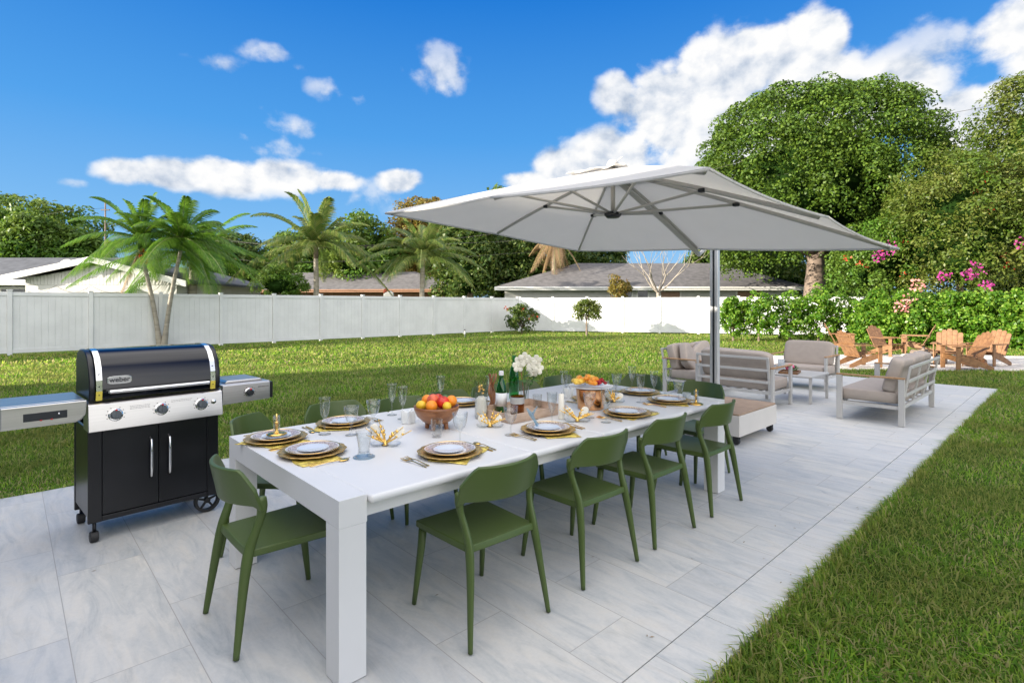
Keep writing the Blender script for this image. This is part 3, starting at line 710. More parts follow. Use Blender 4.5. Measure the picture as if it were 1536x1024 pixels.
# narrow hem flap and wind vent at the top
b = MB()
for i in range(8):
    A, B = rim[i], rim[(i+1) % 8]
    fn = cloth(i); b.grid(lambda u, v, fn=fn: fn(1, v)-o0+Vector((0, 0, .002-.018*u)), 1, 10, thick=.003)
b.build('hem', M['canopy'], cv, smooth=True)
b = MB()
for i in range(8):
    fn = cloth(i); b.grid(lambda u, v, fn=fn: fn(u*.19, v)-o0+Vector((0, 0, .035+.012*math.sin(9*v+i)*u)), 4, 8, thick=.002)
b.build('vent_flap', M['canopy'], cv, smooth=True)
b = MB(); a = apex-o0; b.lathe([(0, .0), (.05, .005), (.06, .03), (.045, .06), (.02, .07), (0, .072)], 20, (a.x, a.y, a.z+.02)); b.tube([a+Vector((.02, 0, .06)), a+Vector((.05, -.08, .12))], [.008, .003], 8)
b.build('finial', M['box'], cv, autos=True)
hub = Vector((ctr.x, ctr.y, 2.45)); top = apex-Vector((0, 0, .05))
for i in range(8):
    fn = cloth(i); pts = [fn(u, 0)-Vector((0, 0, .022))-o0 for u in (.03, .2, .4, .6, .8, .97)]
    b = MB(); b.tube(pts, .019, 8, flat=.7); r_ = b.build('rib', M['alu'], um, smooth=True)
    at = fn(.46 if i % 2 == 0 else .5, 0)-Vector((0, 0, .035))-o0
    b = MB(); b.tube([hub-o0, at], .0135, 8); b.build('strut', M['alu'], r_, smooth=True)
    b = MB(); b.squad(at, (.032, .032, .018), .5, .5, 6, 12); b.build('joint', M['dark'], r_, smooth=True)
b = MB(); b.tube([hub-o0-Vector((0, 0, .03)), top-o0], .022, 14); b.build('shaft', M['alu'], um, smooth=True)
b = MB(); b.lathe([(0, -.04), (.06, -.035), (.085, -.01), (.085, .01), (.03, .03), (0, .03)], 24, tuple(hub-o0)); b.build('hub', M['dark'], um, autos=True)
b = MB(); b.box(-.04, -.05, .0, .04, .05, 2.42); b.xf(Matrix.Rotation(.1, 4, 'Z')); b.build('mast', M['pole'], um, bevel=.014, seg=3)
b = MB(); b.box(-.044, -.010, .3, -.0405, .012, 2.3); b.xf(Matrix.Rotation(.1, 4, 'Z')); b.build('mast_track', M['dark'], um)
e = (mids[2]-o0)
b = MB(); b.tube([top-o0-Vector((0, 0, .03)), (top-o0).lerp(e, .55)-Vector((0, 0, .03)), e-Vector((0, 0, .06)), Vector((-.05, 0, 2.33))], .03, 8, flat=.75); b.build('arm', M['alu'], um, bevel=.004)
b = MB(); b.box(-.16, -.05, 2.28, .06, .05, 2.41); b.build('crank_bracket', M['alu'], um, bevel=.012)
# wheeled base
b = MB(); b.box(-.51, -.53, .10, .53, .50, .33); base = b.build('base_box', M['box'], um, bevel=.008)
b = MB(); b.box(-.50, -.52, .3305, .52, .49, .352); b.build('base_top', M['brownmat'], um, bevel=.006)
for sx in (-.45, .47):
    for sy in (-.47, .44):
        b = MB(); b.tube([(sx-.018, sy, .04), (sx+.018, sy, .04)], .038, 16); b.box(sx-.028, sy-.03, .04, sx-.02, sy+.03, .10); b.box(sx+.02, sy-.03, .04, sx+.028, sy+.03, .10); b.build('caster', M['rubber'], um, bevel=.003)

# ================= lounge group ===================================================
def cushion(b, c, a, e=.28, rot=None): b.squad(c, a, e, e, 14, 36, rot)
def seat_unit(name, label, cat, loc, rz, w, n, group=None, back_c=None, loose=0):
    """front faces local -y, origin at the base centre; frames of flat pale bars"""
    t = thing(name, label, cat, loc, rz, group)
    d = .76
    for s in (-1, 1):
        x = s*(w/2-.02)
        for y, z in ((-d/2+.03, .60), (d/2-.03, .60)):
            b = MB(); b.box(x-.02, y-.035, 0.003, x+.02, y+.035, z); b.build('leg', M['alu'], t, bevel=.005)
        b = MB(); b.box(x-.022, -d/2-.005, .6015, x+.022, d/2+.005, .622); b.build('armrest', M['armwood'], t, bevel=.004)
        b = MB(); b.box(x-.012, -d/2+.066, .21, x+.012, d/2-.066, .25); b.build('side_rail', M['alu'], t, bevel=.003)
    b = MB(); b.box(-w/2+.041, -d/2+.01, .22, w/2-.041, -d/2+.045, .265); b.box(-w/2+.041, d/2-.05, .22, w/2-.041, d/2-.015, .265)
    for k in range(7):
        x = -w/2+.1+(w-.2)*k/6; b.box(x-.02, -d/2+.046, .235, x+.02, d/2-.051, .25)
    b.build('seat_frame', M['alu'], t, bevel=.003)
    # slatted leaning back: three rails and uprights
    b = MB()
    for z in (.40, .58, .76):
        y = d/2-.01+(z-.3)*.16; b.box(-w/2+.045, y-.012, z-.018, w/2-.045, y+.012, z+.018)
    k = 2 if n == 1 else n+1
    for i in range(k):
        x = -w/2+.06+(w-.12)*i/(k-1)
        b.hexa([(x-.018, d/2-.045, .25), (x+.018, d/2-.045, .25), (x+.018, d/2-.02, .25), (x-.018, d/2-.02, .25)], [(x-.018, d/2+.045, .775), (x+.018, d/2+.045, .775), (x+.018, d/2+.07, .775), (x-.018, d/2+.07, .775)])
    b.build('back_frame', M['alu'], t, bevel=.004)
    b = MB(); cushion(b, (0, -.025, .345), (w/2-.045, d/2-.035, .078), .16); b.build('seat_cushion', M['fabric'], t, smooth=True)
    cw = (w-.10)/n
    for i in range(n):
        x = -w/2+.05+cw*(i+.5)
        R = Matrix.Rotation(-.26 if not loose else -.3, 3, 'X') @ Matrix.Rotation(random.uniform(-.03, .03), 3, 'Y')
        b = MB(); cushion(b, (x, d/2-.14, .625), (cw/2-.008, .085, .235), .30, R); b.build('back_cushion', M['fabric'], t, smooth=True)
    if loose:
        for sx, an in ((-.30, .5), (.02, -.45)):
            R = Matrix.Rotation(an, 3, 'Y') @ Matrix.Rotation(-.35, 3, 'X')
            b = MB(); cushion(b, (sx*w, .05, .62), (.22, .075, .22), .33, R); b.build('loose_cushion', M['fabric'], t, smooth=True)
    return t
seat_unit('lounge_sofa', 'three seat taupe sofa on the patio edge, seen from behind on the right', 'sofa', (9.25, 1.93, 0), PI, 2.0, 3)
seat_unit('armchair', 'taupe armchair seen from behind, just right of the parasol mast', 'armchair', (8.55, 3.72, 0), PI/2, 1.22, 1, 'taupe lounge armchairs')
seat_unit('armchair', 'taupe armchair facing us beyond the coffee table, left of the wooden chairs', 'armchair', (11.0, 3.62, 0), -PI/2, .98, 1, 'taupe lounge armchairs')
seat_unit('love_seat', 'taupe two seat sofa with tumbled cushions at the lawn edge, left of the parasol mast', 'sofa', (9.2, 4.72, 0), 0, 1.5, 2, loose=1)
ct = thing('coffee_table', 'low pale grey coffee table between the lounge seats', 'table', (9.5, 3.24, 0))
b = MB(); b.box(-.42, -.36, .40, .42, .36, .432); b.build('table_top', M['alu'], ct, bevel=.008)
for sx in (-.39, .39):
    for sy in (-.33, .33):
        b = MB(); b.box(sx-.02, sy-.02, .003, sx+.02, sy+.02, .3995); b.build('leg', M['alu'], ct, bevel=.004)
tr = thing('serving_tray', 'orange brown wooden tray on the low coffee table', 'tray', (9.35, 3.3, .4325), .2)
b = MB(); b.box(-.2, -.14, 0, .2, .14, .012)
for q in ((-.2, -.14, .2, -.128), (-.2, .128, .2, .14), (-.2, -.128, -.188, .128), (.188, -.128, .2, .128)): b.box(q[0], q[1], .0125, q[2], q[3], .035)
b.build('tray_body', M['teak'], tr, bevel=.002)
fl = thing('flower_posy', 'small posy of pink flowers and green leaves on the coffee table tray', 'flowers', (9.38, 3.3, .446))
M['pink'] = mat('pink_petal', (.62, .10, .22), .6, var=.3, scale=30)
M['leafg'] = mat('plant_green', (.06, .14, .03), .5, var=.3, scale=20)
b = MB(); b.lathe([(.03, 0), (.045, .03), (.05, .06), (.044, .06), (.038, .03), (0, .01)], 20); b.build('bowl', M['glass'], fl, smooth=True)
b = MB()
for k in range(9):
    d = rdirs(1, .6)[0]; b.squad((d[0]*.07-.02, d[1]*.06, .085+d[2]*.03), (.028, .028, .022), .9, .9, 6, 10)
b.build('blossoms', M['pink'], fl, smooth=True)
C = np.array([[.05, -.02, .06]])+rdirs(60, .3)*np.array([.08, .07, .04]); quads_mesh('leaves', leaf_quads(C, rdirs(60, .5), .05, .5), M['leafg'], fl)
def tumbler_prof(r0, r1, h, th=.003): return [(0, 0), (r0, 0), (r1, h), (r1-th, h), (r0-th, .008), (0, .008)]
M['milk'] = thin_glass('frosted_glass', (.95, .97, .98), haze=.35)
cd = thing('lounge_glass', 'clear tumbler standing at the left end of the coffee table', 'glass', (9.25, 3.52, .4325))
b = MB(); b.lathe(tumbler_prof(.035, .042, .12), 24); b.build('glass_body', M['milk'], cd, autos=True)
cd = thing('glass_jug', 'frosted glass jug behind the tray on the coffee table', 'jug', (9.62, 3.53, .4325))
b = MB(); b.lathe([(0, 0), (.05, 0), (.06, .06), (.05, .15), (.055, .19), (.051, .19), (.046, .15), (.056, .06), (.046, .008), (0, .008)], 24); b.build('jug_body', M['milk'], cd, autos=True)

# ================= wooden fireside chairs =========================================
def make_adir():
    t = thing('wooden_garden_chair', '', 'garden chair')
    m = M['teak']
    for k in range(5):       # seat slats run across, falling to the back
        x = .27-.115*k; z = .36-.028*k
        b = MB(); b.box(x-.05, -.26, z, x+.05, .26, z+.02); b.build('seat_slat', m, t, bevel=.004)
    for s in (-1, 1):
        b = MB(); b.prism([(.33, .24), (.33, .355), (-.05, .27), (-.46, .07), (-.46, .0), (-.38, 0)], s*.265-.012, s*.265+.012); b.build('side_rail', m, t, bevel=.003)
        b = MB(); b.box(.26, s*.29-.013, 0, .36, s*.29+.013, .535); b.build('front_leg', m, t, bevel=.004)
        b = MB(); b.prism([(.40, s*.22), (.40, s*.36), (-.30, s*.34), (-.38, s*.26), (-.30, s*.25)] if s > 0 else [(.40, -.36), (.40, -.22), (-.30, -.25), (-.38, -.26), (-.30, -.34)], .536, .558, 'z'); b.build('armrest', m, t, bevel=.004)
    R = Matrix.Translation((-.19, 0, .24)) @ Matrix.Rotation(-.45, 4, 'Y')
    for k in range(5):
        y = (k-2)*.112; top_ = .74-.035*abs(k-2)**1.6; w = .052
        pr = [(y-w-.004*0, 0), (y+w, 0), (y+w*1.05, top_-.03), (y+w*.6, top_), (y-w*.6, top_), (y-w*1.05, top_-.03)]
        b = MB(); b.prism(pr, -.01, .01, 'x').xf(R); b.build('back_slat', m, t, bevel=.003)
    b = MB(); b.box(-.036, -.27, .30, -.011, .27, .36); b.box(-.034, -.22, .58, -.011, .22, .63); b.xf(R); b.build('back_rail', m, t, bevel=.003)
    return t
ad = Kit(make_adir); G2 = 'oiled wooden fireside chairs'
for (px, py, fa, lb) in ((1290, 549, -40, 'leftmost wooden garden chair by the gravel, back slats toward us'),
                         (1331, 533, 245, 'upright wooden garden chair facing us, second from the left on the gravel'),
                         (1374, 528, 95, 'low wooden garden chair in the middle with only its slatted back showing'),
                         (1423, 546, 185, 'pale sunlit wooden garden chair facing left, behind the dark leaning one'),
                         (1447, 553, 128, 'dark leaning wooden garden chair seen from behind, right of the sofa'),
                         (1482, 547, 158, 'rightmost wooden garden chair, side on and facing left'),
                         (1262, 524, -70, 'wooden garden chair partly hidden at the far left of the fire circle')):
    p = gnd(px, py); ad.put((p.x, p.y, 0.0), math.radians(fa), lb, G2)
fp = thing('fire_pit', 'low ring of pale stones in the middle of the wooden chairs', 'fire pit', tuple(gnd(1385, 543)))
M['stoneg'] = mat('rough_stone', (.34, .31, .28), .9, var=.3, scale=5, bmp=.8, bscale=30)
b = MB()
for k in range(13):
    a = 2*PI*k/13; b.squad((math.cos(a)*.42, math.sin(a)*.42, .10), (.11, .09, .10), .5, .6, 8, 12, Matrix.Rotation(a+PI/2, 3, 'Z'))
b.build('stone_ring', M['stoneg'], fp, smooth=True)
b = MB()
for k in range(7): a = random.uniform(0, PI); b.tube([(-math.cos(a)*.3, -math.sin(a)*.3, .1+.04*k), (math.cos(a)*.3, math.sin(a)*.3, .12+.04*k)], .04, 9)
b.build('logs', M['bark'], fp, smooth=True)
lg = thing('log_pile', 'small pile of split firewood under the rightmost wooden chair', 'firewood', tuple(gnd(1462, 549)), .6)
for k, (y, z) in enumerate(((-.12, .06), (0, .06), (.12, .06), (-.06, .16), (.06, .16))):
    b = MB(); b.tube([(-.2, y, z), (.2, y, z)], .058, 9); b.build('log', M['acacia'], lg, bevel=.004)
# ================= things on the table ============================================
Z = TZ-.0005
def tp(px, py, z=TZ): p = gnd(px, py, z); return p.x, p.y
M['palechina'] = mat('pale_blue_china', (.60, .64, .70), .12, var=.03)
GP = dict(charger='gold rimmed charger plates', plate='patterned dinner plates', small='white side plates')
def china_band():
    m, nt, b = nodes_of('patterned_china')
    tc = nt.nodes.new('ShaderNodeTexCoord'); sp = nt.nodes.new('ShaderNodeVectorMath'); sp.operation = 'LENGTH'
    mp = nt.nodes.new('ShaderNodeMapping'); mp.inputs['Scale'].default_value = (1, 1, 0); nt.links.new(tc.outputs['Object'], mp.inputs[0]); nt.links.new(mp.outputs[0], sp.inputs[0])
    v = nt.nodes.new('ShaderNodeTexVoronoi'); v.inputs['Scale'].default_value = 130; nt.links.new(tc.outputs['Object'], v.inputs[0])
    rv = ramp(nt, v.outputs['Distance'], [(.25, (.16, .10, .07)), (.6, (.52, .45, .42))])
    r = nt.nodes.new('ShaderNodeValToRGB'); nt.links.new(sp.outputs['Value'], r.inputs[0])
    e = r.color_ramp.elements; e[0].position = .084; e[0].color = (0, 0, 0, 1); e[1].position = .087; e[1].color = (1, 1, 1, 1)
    x = e.new(.128); x.color = (1, 1, 1, 1); x = e.new(.131); x.color = (0, 0, 0, 1)
    mx = nt.nodes.new('ShaderNodeMix'); mx.data_type = 'RGBA'; nt.links.new(r.outputs[0], mx.inputs['Factor']); mx.inputs['A'].default_value = (.76, .74, .75, 1)
    nt.links.new(rv.outputs[0], mx.inputs['B']); nt.links.new(mx.outputs['Result'], b.inputs['Base Color']); b.inputs['Roughness'].default_value = .12
    return m
M['pattern'] = china_band()
def mk_charger():
    t = thing('charger_plate', '', 'plate')
    w = lambda q: .018*math.cos(14*q)
    b = MB(); b.lathe([(0, 0), (.11, 0), (.165, .010), (.172, .013), (.170, .016), (.150, .012), (.11, .006), (0, .006)], 84, wob=w); b.build('disc', M['goldp'], t, smooth=True); return t
def mk_plate():
    t = thing('dinner_plate', '', 'plate')
    b = MB(); b.lathe([(0, 0), (.085, 0), (.09, .004), (.135, .017), (.137, .020), (.133, .0205), (.095, .009), (.085, .006), (0, .005)], 56); d = b.build('dish', M['pattern'], t, smooth=True)
    b = MB(); b.lathe([(.1345, .0195), (.1385, .0195), (.1385, .0222), (.1345, .0222), (.1345, .0195)], 56); b.build('gilt_rim', M['gold'], t, smooth=True); return t
def mk_small():
    t = thing('side_plate', '', 'plate')
    b = MB(); b.lathe([(0, 0), (.05, 0), (.054, .003), (.080, .011), (.081, .013), (.078, .0135), (.056, .006), (0, .0045)], 48); b.build('dish', M['palechina'], t, smooth=True); return t
def strip(b, pts, ws, th):
    V = []; F = []
    for (x, y, z), w in zip(pts, ws): V += [(x, y-w, z), (x, y+w, z), (x, y+w*.8, z+th), (x, y-w*.8, z+th)]
    for i in range(len(pts)-1):
        o = 4*i
        for k in range(4): F.append((o+k, o+(k+1) % 4, o+4+(k+1) % 4, o+4+k))
    F += [(3, 2, 1, 0), tuple(4*len(pts)-4+k for k in range(4))]; b.add(V, F)
def mk_fork():
    t = thing('gold_fork', '', 'fork'); b = MB()
    strip(b, [(-.10, 0, .002), (-.06, 0, .004), (0, 0, .009), (.035, 0, .007), (.05, 0, .004)], [.005, .0035, .0025, .004, .011], .0025)
    for k in (-1, 0, 1): strip(b, [(.05, k*.0085, .004), (.075, k*.0085, .003), (.10, k*.008, .007)], [.0024, .002, .001], .002)
    b.build('fork_body', M['gold'], t, autos=True); return t
def mk_knife():
    t = thing('gold_knife', '', 'knife'); b = MB()
    strip(b, [(-.11, 0, .0), (-.05, 0, .001), (-.005, 0, .001)], [.005, .0045, .004], .005)
    strip(b, [(-.005, 0, .001), (.01, 0, .001), (.07, .002, .001), (.11, 0, .001)], [.004, .009, .009, .001], .0015)
    b.build('knife_body', M['gold'], t, autos=True); return t
def mk_spoon():
    t = thing('gold_spoon', '', 'spoon'); b = MB()
    strip(b, [(-.10, 0, .002), (-.05, 0, .004), (.01, 0, .009), (.05, 0, .005)], [.005, .0035, .0025, .003], .0025)
    b.squad((.072, 0, .005), (.028, .018, .004), .9, 1, 8, 18); b.build('spoon_body', M['gold'], t, autos=True); return t
def mk_napkin():
    t = thing('gold_napkin', '', 'napkin')
    b = MB(); b.grid(lambda u, v: ((u-.5)*.34, (v-.5)*.21+.01*math.sin(7*u), .002+.004*abs(math.sin(u*9+v*4))), 14, 8, thick=.002)
    b.build('cloth', M['naplin'], t, smooth=True); return t
M['naplin'] = mat('gold_embroidered_cloth', (.80, .55, .12), .45, .25, var=.5, scale=40, bmp=.8, bscale=90)
K = {k: Kit(f) for k, f in dict(charger=mk_charger, plate=mk_plate, small=mk_small, fork=mk_fork, knife=mk_knife, spoon=mk_spoon, napkin=mk_napkin).items()}
#            px,  py,  facing(angle of the diner's forward), where, small plate
sets = [(469, 680, 0, 'nearest setting at the near end of the table', 0),
        (414, 660, 0, 'setting under the near left gold candlestick', 1),
        (515, 637, -PI/2, 'lawn side setting behind the near flute glass', 0),
        (692, 606, -PI/2, 'setting behind the fruit bowl', 1),
        (675, 681, PI/2, 'setting in front of the nearest patio side chair', 0),
        (822, 647, PI/2, 'setting in front of the wooden tray', 1),
        (941, 622, PI/2, 'setting between the third and fourth patio side chairs', 0),
        (1003, 603, PI/2, 'setting at the far right table corner', 0),
        (890, 600, -PI/2, 'setting on the lawn side beside the copper bucket', 1),
        (960, 590, PI, 'setting at the far end on the lawn side', 1)]
for n, (px, py, fa, wh, sm) in enumerate(sets):
    x, y = tp(px, py); c, s = math.cos(fa), math.sin(fa)
    def L(a, b_, z=0): return (x+a*c-b_*s, y+a*s+b_*c, Z+z)
    if y < TY0+.15: y = TY0+.15
    K['napkin'].put(L(-.03, -.04, .0005), fa+PI/2+.5*(n % 3), 'gold cloth napkin under the plates, '+wh, 'gold napkins')
    K['charger'].put(L(0, 0, .0075), fa+n, 'gold scalloped charger plate, '+wh, GP['charger'])
    K['plate'].put(L(0, 0, .0142), fa, 'white dinner plate with patterned rim, '+wh, GP['plate'])
    K['small'].put(L(.004, .006, .0200), fa, ('white side plate on top, ' if sm else 'pale side plate on top, ')+wh, GP['small'])
    K['fork'].put(L(0, .205, .001), fa+.03, 'outer gold fork, '+wh, 'gold cutlery'); K['fork'].put(L(-.01, .232, .001), fa+.08, 'inner gold fork, '+wh, 'gold cutlery')
    K['knife'].put(L(0, -.205, .001), fa-.02, 'gold knife, '+wh, 'gold cutlery')
    K['spoon'].put(L(-.01, -.232, .001), fa-.05, 'gold spoon, '+wh, 'gold cutlery')
# candlestick on the near left plate
def candlestick(loc, label):
    t = thing('gold_candlestick', label, 'candlestick', loc)
    b = MB(); b.lathe([(0, 0), (.055, 0), (.058, .004), (.045, .010), (.015, .014), (.009, .022), (.008, .06), (.013, .066), (.012, .075), (0, .076)], 28); b.build('holder', M['gold'], t, smooth=True)
    b = MB(); b.tube([(0, 0, .076), (0, 0, .12)], .0055, 10); b.build('candle', M['gold'], t, smooth=True)
    b = MB(); b.lathe([(.017, .02), (.018, .02), (.018, .11), (.017, .11), (.017, .02)], 20); b.build('glass_tube', M['glass'], t, smooth=True)
x, y = tp(415, 660); candlestick((x, y, Z+.0355), 'gold candlestick standing on the near left plate')
x, y = tp(1044, 606); candlestick((x, y, Z), 'small gold candlestick at the far right corner of the table')

# glasses
def mk_flute():
    t = thing('flute_glass', '', 'glass')
    b = MB(); b.lathe([(0, 0), (.034, 0), (.036, .003), (.006, .009), (.0045, .02), (.0045, .085), (.010, .095), (.024, .125), (.031, .17), (.034, .215), (.0345, .225), (.0325, .225), (.032, .215), (.029, .17), (.022, .127), (.008, .102), (0, .099)], 32)
    b.build('bowl_and_stem', M['glass'], t, smooth=True); return t
def mk_goblet():
    t = thing('wine_goblet', '', 'glass')
    b = MB(); b.lathe([(0, 0), (.036, 0), (.038, .003), (.007, .009), (.005, .02), (.0055, .06), (.010, .07), (.030, .092), (.040, .125), (.045, .175), (.0435, .175), (.038, .125), (.028, .094), (.008, .077), (0, .075)], 32, wob=None)
    b.build('bowl_and_stem', M['glass'], t, smooth=True); return t
def mk_tumbler():
    t = thing('glass_tumbler', '', 'glass')
    b = MB(); b.lathe([(0, 0), (.028, 0), (.030, .01), (.036, .11), (.0345, .11), (.028, .013), (0, .012)], 28, wob=None); b.build('glass_body', M['glass'], t, autos=True); return t
F, Gb, Tm = Kit(mk_flute), Kit(mk_goblet), Kit(mk_tumbler)
GG = 'clear glasses on the table'
for k, px, py, lb in ((F, 487, 651, 'nearest flute glass, between the two near end settings'), (Gb, 527, 652, 'wine goblet beside the nearest flute glass on the lawn side'),
                      (F, 588, 622, 'flute glass left of the fruit bowl'), (F, 661, 606, 'flute glass behind the fruit bowl'), (Tm, 631, 618, 'tumbler just left of and behind the fruit bowl'),
                      (Gb, 690, 664, 'wine goblet right of the fruit bowl, behind the nearest patio side plate'), (F, 828, 640, 'tall flute glass behind the plate in front of the tray'),
                      (Gb, 884, 626, 'wine goblet in front of the copper bucket'), (Gb, 925, 590, 'wine goblet standing far right of the copper bucket'),
                      (F, 961, 603, 'left one of the two flutes near the far end'), (F, 981, 596, 'right one of the two flutes near the far end'),
                      (Tm, 919, 592, 'tumbler between copper bucket and far goblet'), (Tm, 806, 613, 'tumbler at the right corner of the wooden tray'), (Tm, 851, 580, 'tumbler behind the fruit platter'), (F, 604, 628, 'flute glass between the lawn side settings, left of the fruit bowl tumbler'), (Gb, 766, 652, 'wine goblet left of the plate in front of the tray'), (F, 873, 608, 'flute glass left of the copper bucket'), (Gb, 905, 604, 'wine goblet close behind the copper bucket'), (F, 1002, 590, 'flute glass behind the last plate at the far right corner'), (F, 846, 596, 'flute glass between tray and copper bucket')):
    x, y = tp(px, py); k.put((x, y, Z), random.random(), 'clear '+lb, GG)
tv = thing('water_glass', 'heavy clear glass with a pale blue foot beside the nearest plate', 'glass', (*tp(546, 685), Z))
b = MB(); b.lathe([(0, 0), (.043, 0), (.045, .004), (.036, .012), (.030, .02), (.029, .05), (.034, .09), (.043, .135), (.0415, .135), (.032, .09), (.026, .05), (.026, .026), (0, .024)], 32); b.build('glass_body', M['glass'], tv, smooth=True)
b = MB(); b.lathe([(0, 0), (.054, 0), (.056, .003), (.046, .0035), (0, .0036)], 32, (0, 0, -.0002)); b.build('blue_foot', M['bglass'], tv, smooth=True)
tv = thing('tall_vase', 'tall clear cylinder vase with white candle wax at the left end of the tray', 'vase', (*tp(722, 627), Z))
b = MB(); b.lathe([(0, 0), (.044, 0), (.046, .01), (.046, .26), (.0435, .26), (.0435, .014), (0, .013)], 36); b.build('cylinder', M['glass'], tv, autos=True)
b = MB(); b.lathe([(0, .016), (.038, .016), (.041, .06), (.036, .13), (.02, .155), (0, .15)], 24, wob=lambda q: .07*math.sin(3*q)); b.build('candle', M['wax'], tv, smooth=True)
b = MB()
for k in range(12):
    d = rdirs(1, .2)[0]; b.squad((d[0]*.02, d[1]*.02, .20+d[2]*.03), (.012, .012, .006), 1, 1, 5, 8)
b.build('dried_flower', M['gold'], tv, smooth=True)
tl = thing('tealight_glass', 'small frosted tealight glass at the far end of the table', 'candle glass', (*tp(1030, 600), Z))
b = MB(); b.lathe(tumbler_prof(.026, .036, .062), 24); b.build('cup', M['milk'], tl, autos=True)

# fruit bowl
x, y = tp(655, 642)
fb = thing('fruit_bowl', 'round wooden bowl on small wooden feet in the middle of the table', 'bowl', (x, y, Z))
b = MB(); b.lathe([(0, .030), (.05, .032), (.09, .05), (.125, .085), (.142, .125), (.145, .145), (.139, .146), (.134, .125), (.115, .09), (.08, .06), (0, .05)], 56); b.build('bowl_body', M['acacia'], fb, smooth=True)
for k in range(4):
    a = k*PI/2+.6; b = MB(); b.tube([(math.cos(a)*.06, math.sin(a)*.06, .045), (math.cos(a)*.066, math.sin(a)*.066, .0)], [.016, .014], 10); b.build('foot', M['acacia'], fb, autos=True)
M['orange'] = mat('orange_peel', (.85, .27, .015), .42, var=.08, bmp=.25, bscale=350); M['lemon'] = mat('lemon_peel', (.80, .52, .03), .42, var=.08, bmp=.2, bscale=300)
M['apple'] = mat('red_apple', (.55, .03, .015), .25, var=.5, scale=14); M['apple2'] = mat('blush_apple', (.68, .12, .05), .25, var=.45, scale=12)
M['avo'] = mat('green_fruit', (.06, .14, .03), .4, var=.3, scale=20)
def fruit(name, label, cat, loc, r, m, e=1, el=1.0, grp=None, stem=True):
    t = thing(name, label, cat, loc, random.random()*6, grp)
    b = MB(); R = Matrix.Rotation(random.uniform(.2, 1.2), 3, 'X')
    vs = []; nu, nv = 14, 22
    for i in range(nu+1):
        u = PI*i/nu
        for j in range(nv):
            q = 2*PI*j/nv; rr = r*(1-.16*math.exp(-(u/.35)**2)-.08*math.exp(-((PI-u)/.35)**2)) if name == 'apple' else r
            vs.append(R @ Vector((math.sin(u)*math.cos(q)*rr*el, math.sin(u)*math.sin(q)*rr, math.cos(u)*rr)))
    fs = [(i*nv+j, i*nv+(j+1) % nv, (i+1)*nv+(j+1) % nv, (i+1)*nv+j) for i in range(nu) for j in range(nv)]
    b.add(vs, fs); b.build('fruit_body', m, t, smooth=True)
    if stem: b = MB(); p = R @ Vector((0, 0, r*.86)); b.tube([p, p*1.16], .002, 6); b.build('stalk', M['bark'], t)
cr = Vector((ST, -CT)); cf = Vector((CT, ST))     # unit vectors along and away from the viewer's side of the bowl
for nm, lb, u, v, z, r, m in (('lemon', 'yellow lemon at the left rim of the fruit bowl', -.095, -.02, .150, .031, 'lemon'), ('orange', 'orange at the back left of the fruit bowl', -.07, .05, .172, .035, 'orange'),
        ('apple', 'blush red apple on top of the fruit bowl, left of centre', -.02, -.02, .183, .040, 'apple2'), ('orange', 'front orange in the fruit bowl', -.02, -.088, .158, .037, 'orange'),
        ('apple', 'deep red apple right of centre in the fruit bowl', .045, -.035, .172, .041, 'apple'), ('orange', 'orange at the right rim of the fruit bowl', .095, .0, .175, .036, 'orange'),
        ('lemon', 'yellow lemon at the right front of the fruit bowl', .075, -.075, .155, .028, 'lemon'), ('apple', 'red apple at the back of the fruit bowl', .0, .065, .172, .038, 'apple'),
        ('lime', 'green lime at the back right of the fruit bowl', .05, .05, .18, .026, 'avo')):
    q = cr*u+cf*v; fruit(nm, lb, 'fruit', (x+q.x, y+q.y, Z+z), r, M[m], el=1.25 if nm in ('lemon', 'lime') else 1, grp='fruit in the wooden bowl')

# tray with bottles, jar and flowers
x0, y0 = tp(780, 622)
ty = thing('wooden_tray', 'tan wooden tray holding bottles and flowers in the middle of the table', 'tray', (x0+.02, y0+.01, Z), .0)
b = MB(); w, d, h = .27, .19, .06; b.box(-w, -d, .0005, w, d, .010)
for q in ((-w, -d, w, -d+.014), (-w, d-.014, w, d), (-w, -d+.0145, -w+.014, d-.0145), (w-.014, -d+.0145, w, d-.0145)): b.box(q[0], q[1], .0105, q[2], q[3], h)
b.build('tray_body', M['crate'], ty, bevel=.002)
b = MB(); b.tube([(w+.002, -.05, .04), (w+.025, -.045, .045), (w+.025, .045, .045), (w+.002, .05, .04)], .005, 8); b.build('handle', M['gold'], ty, smooth=True)
def bottle(loc, label, lab, cap, h=.30, r=.037, blue=False):
    t = thing('green_bottle', label, 'bottle', loc, random.random()*3, 'green glass bottles')
    k = h/.30
    b = MB(); b.lathe([(0, .004), (r*.8, 0), (r, .008), (r, .15*k), (r*.93, .18*k), (r*.6, .225*k), (.015, .25*k), (.0135, .285*k), (.0155, .287*k), (.0155, h), (.012, h), (.0125, .25*k), (r*.9, .17*k), (r*.92, .012), (0, .010)], 32); b.build('glass_body', M['gglass'], t, smooth=True)
    b = MB()
    if blue: b.grid(lambda u, v: (math.cos(v*2.2-2.6)*(r*.9-.010*u+.003), math.sin(v*2.2-2.6)*(r*.9-.010*u+.003), .15*k+.045*u), 6, 12, thick=-.0005)
    else: b.lathe([(r+.0006, .045), (r+.0012, .045), (r+.0012, .145*k), (r+.0006, .145*k), (r+.0006, .045)], 32)
    b.build('label', M['bluelab'] if blue else lab, t, smooth=True)
    if cap: b = MB(); b.lathe([(.0175, .275*k), (.0178, h+.004), (.012, h+.008), (0, h+.008)], 18); b.build('cap', cap, t, autos=True)
M['bluelab'] = mat('blue_label', (.03, .25, .48), .5)
def on_tray(px, py): p = gnd(px, py, TZ+.012); return (p.x, p.y, Z+.0115)
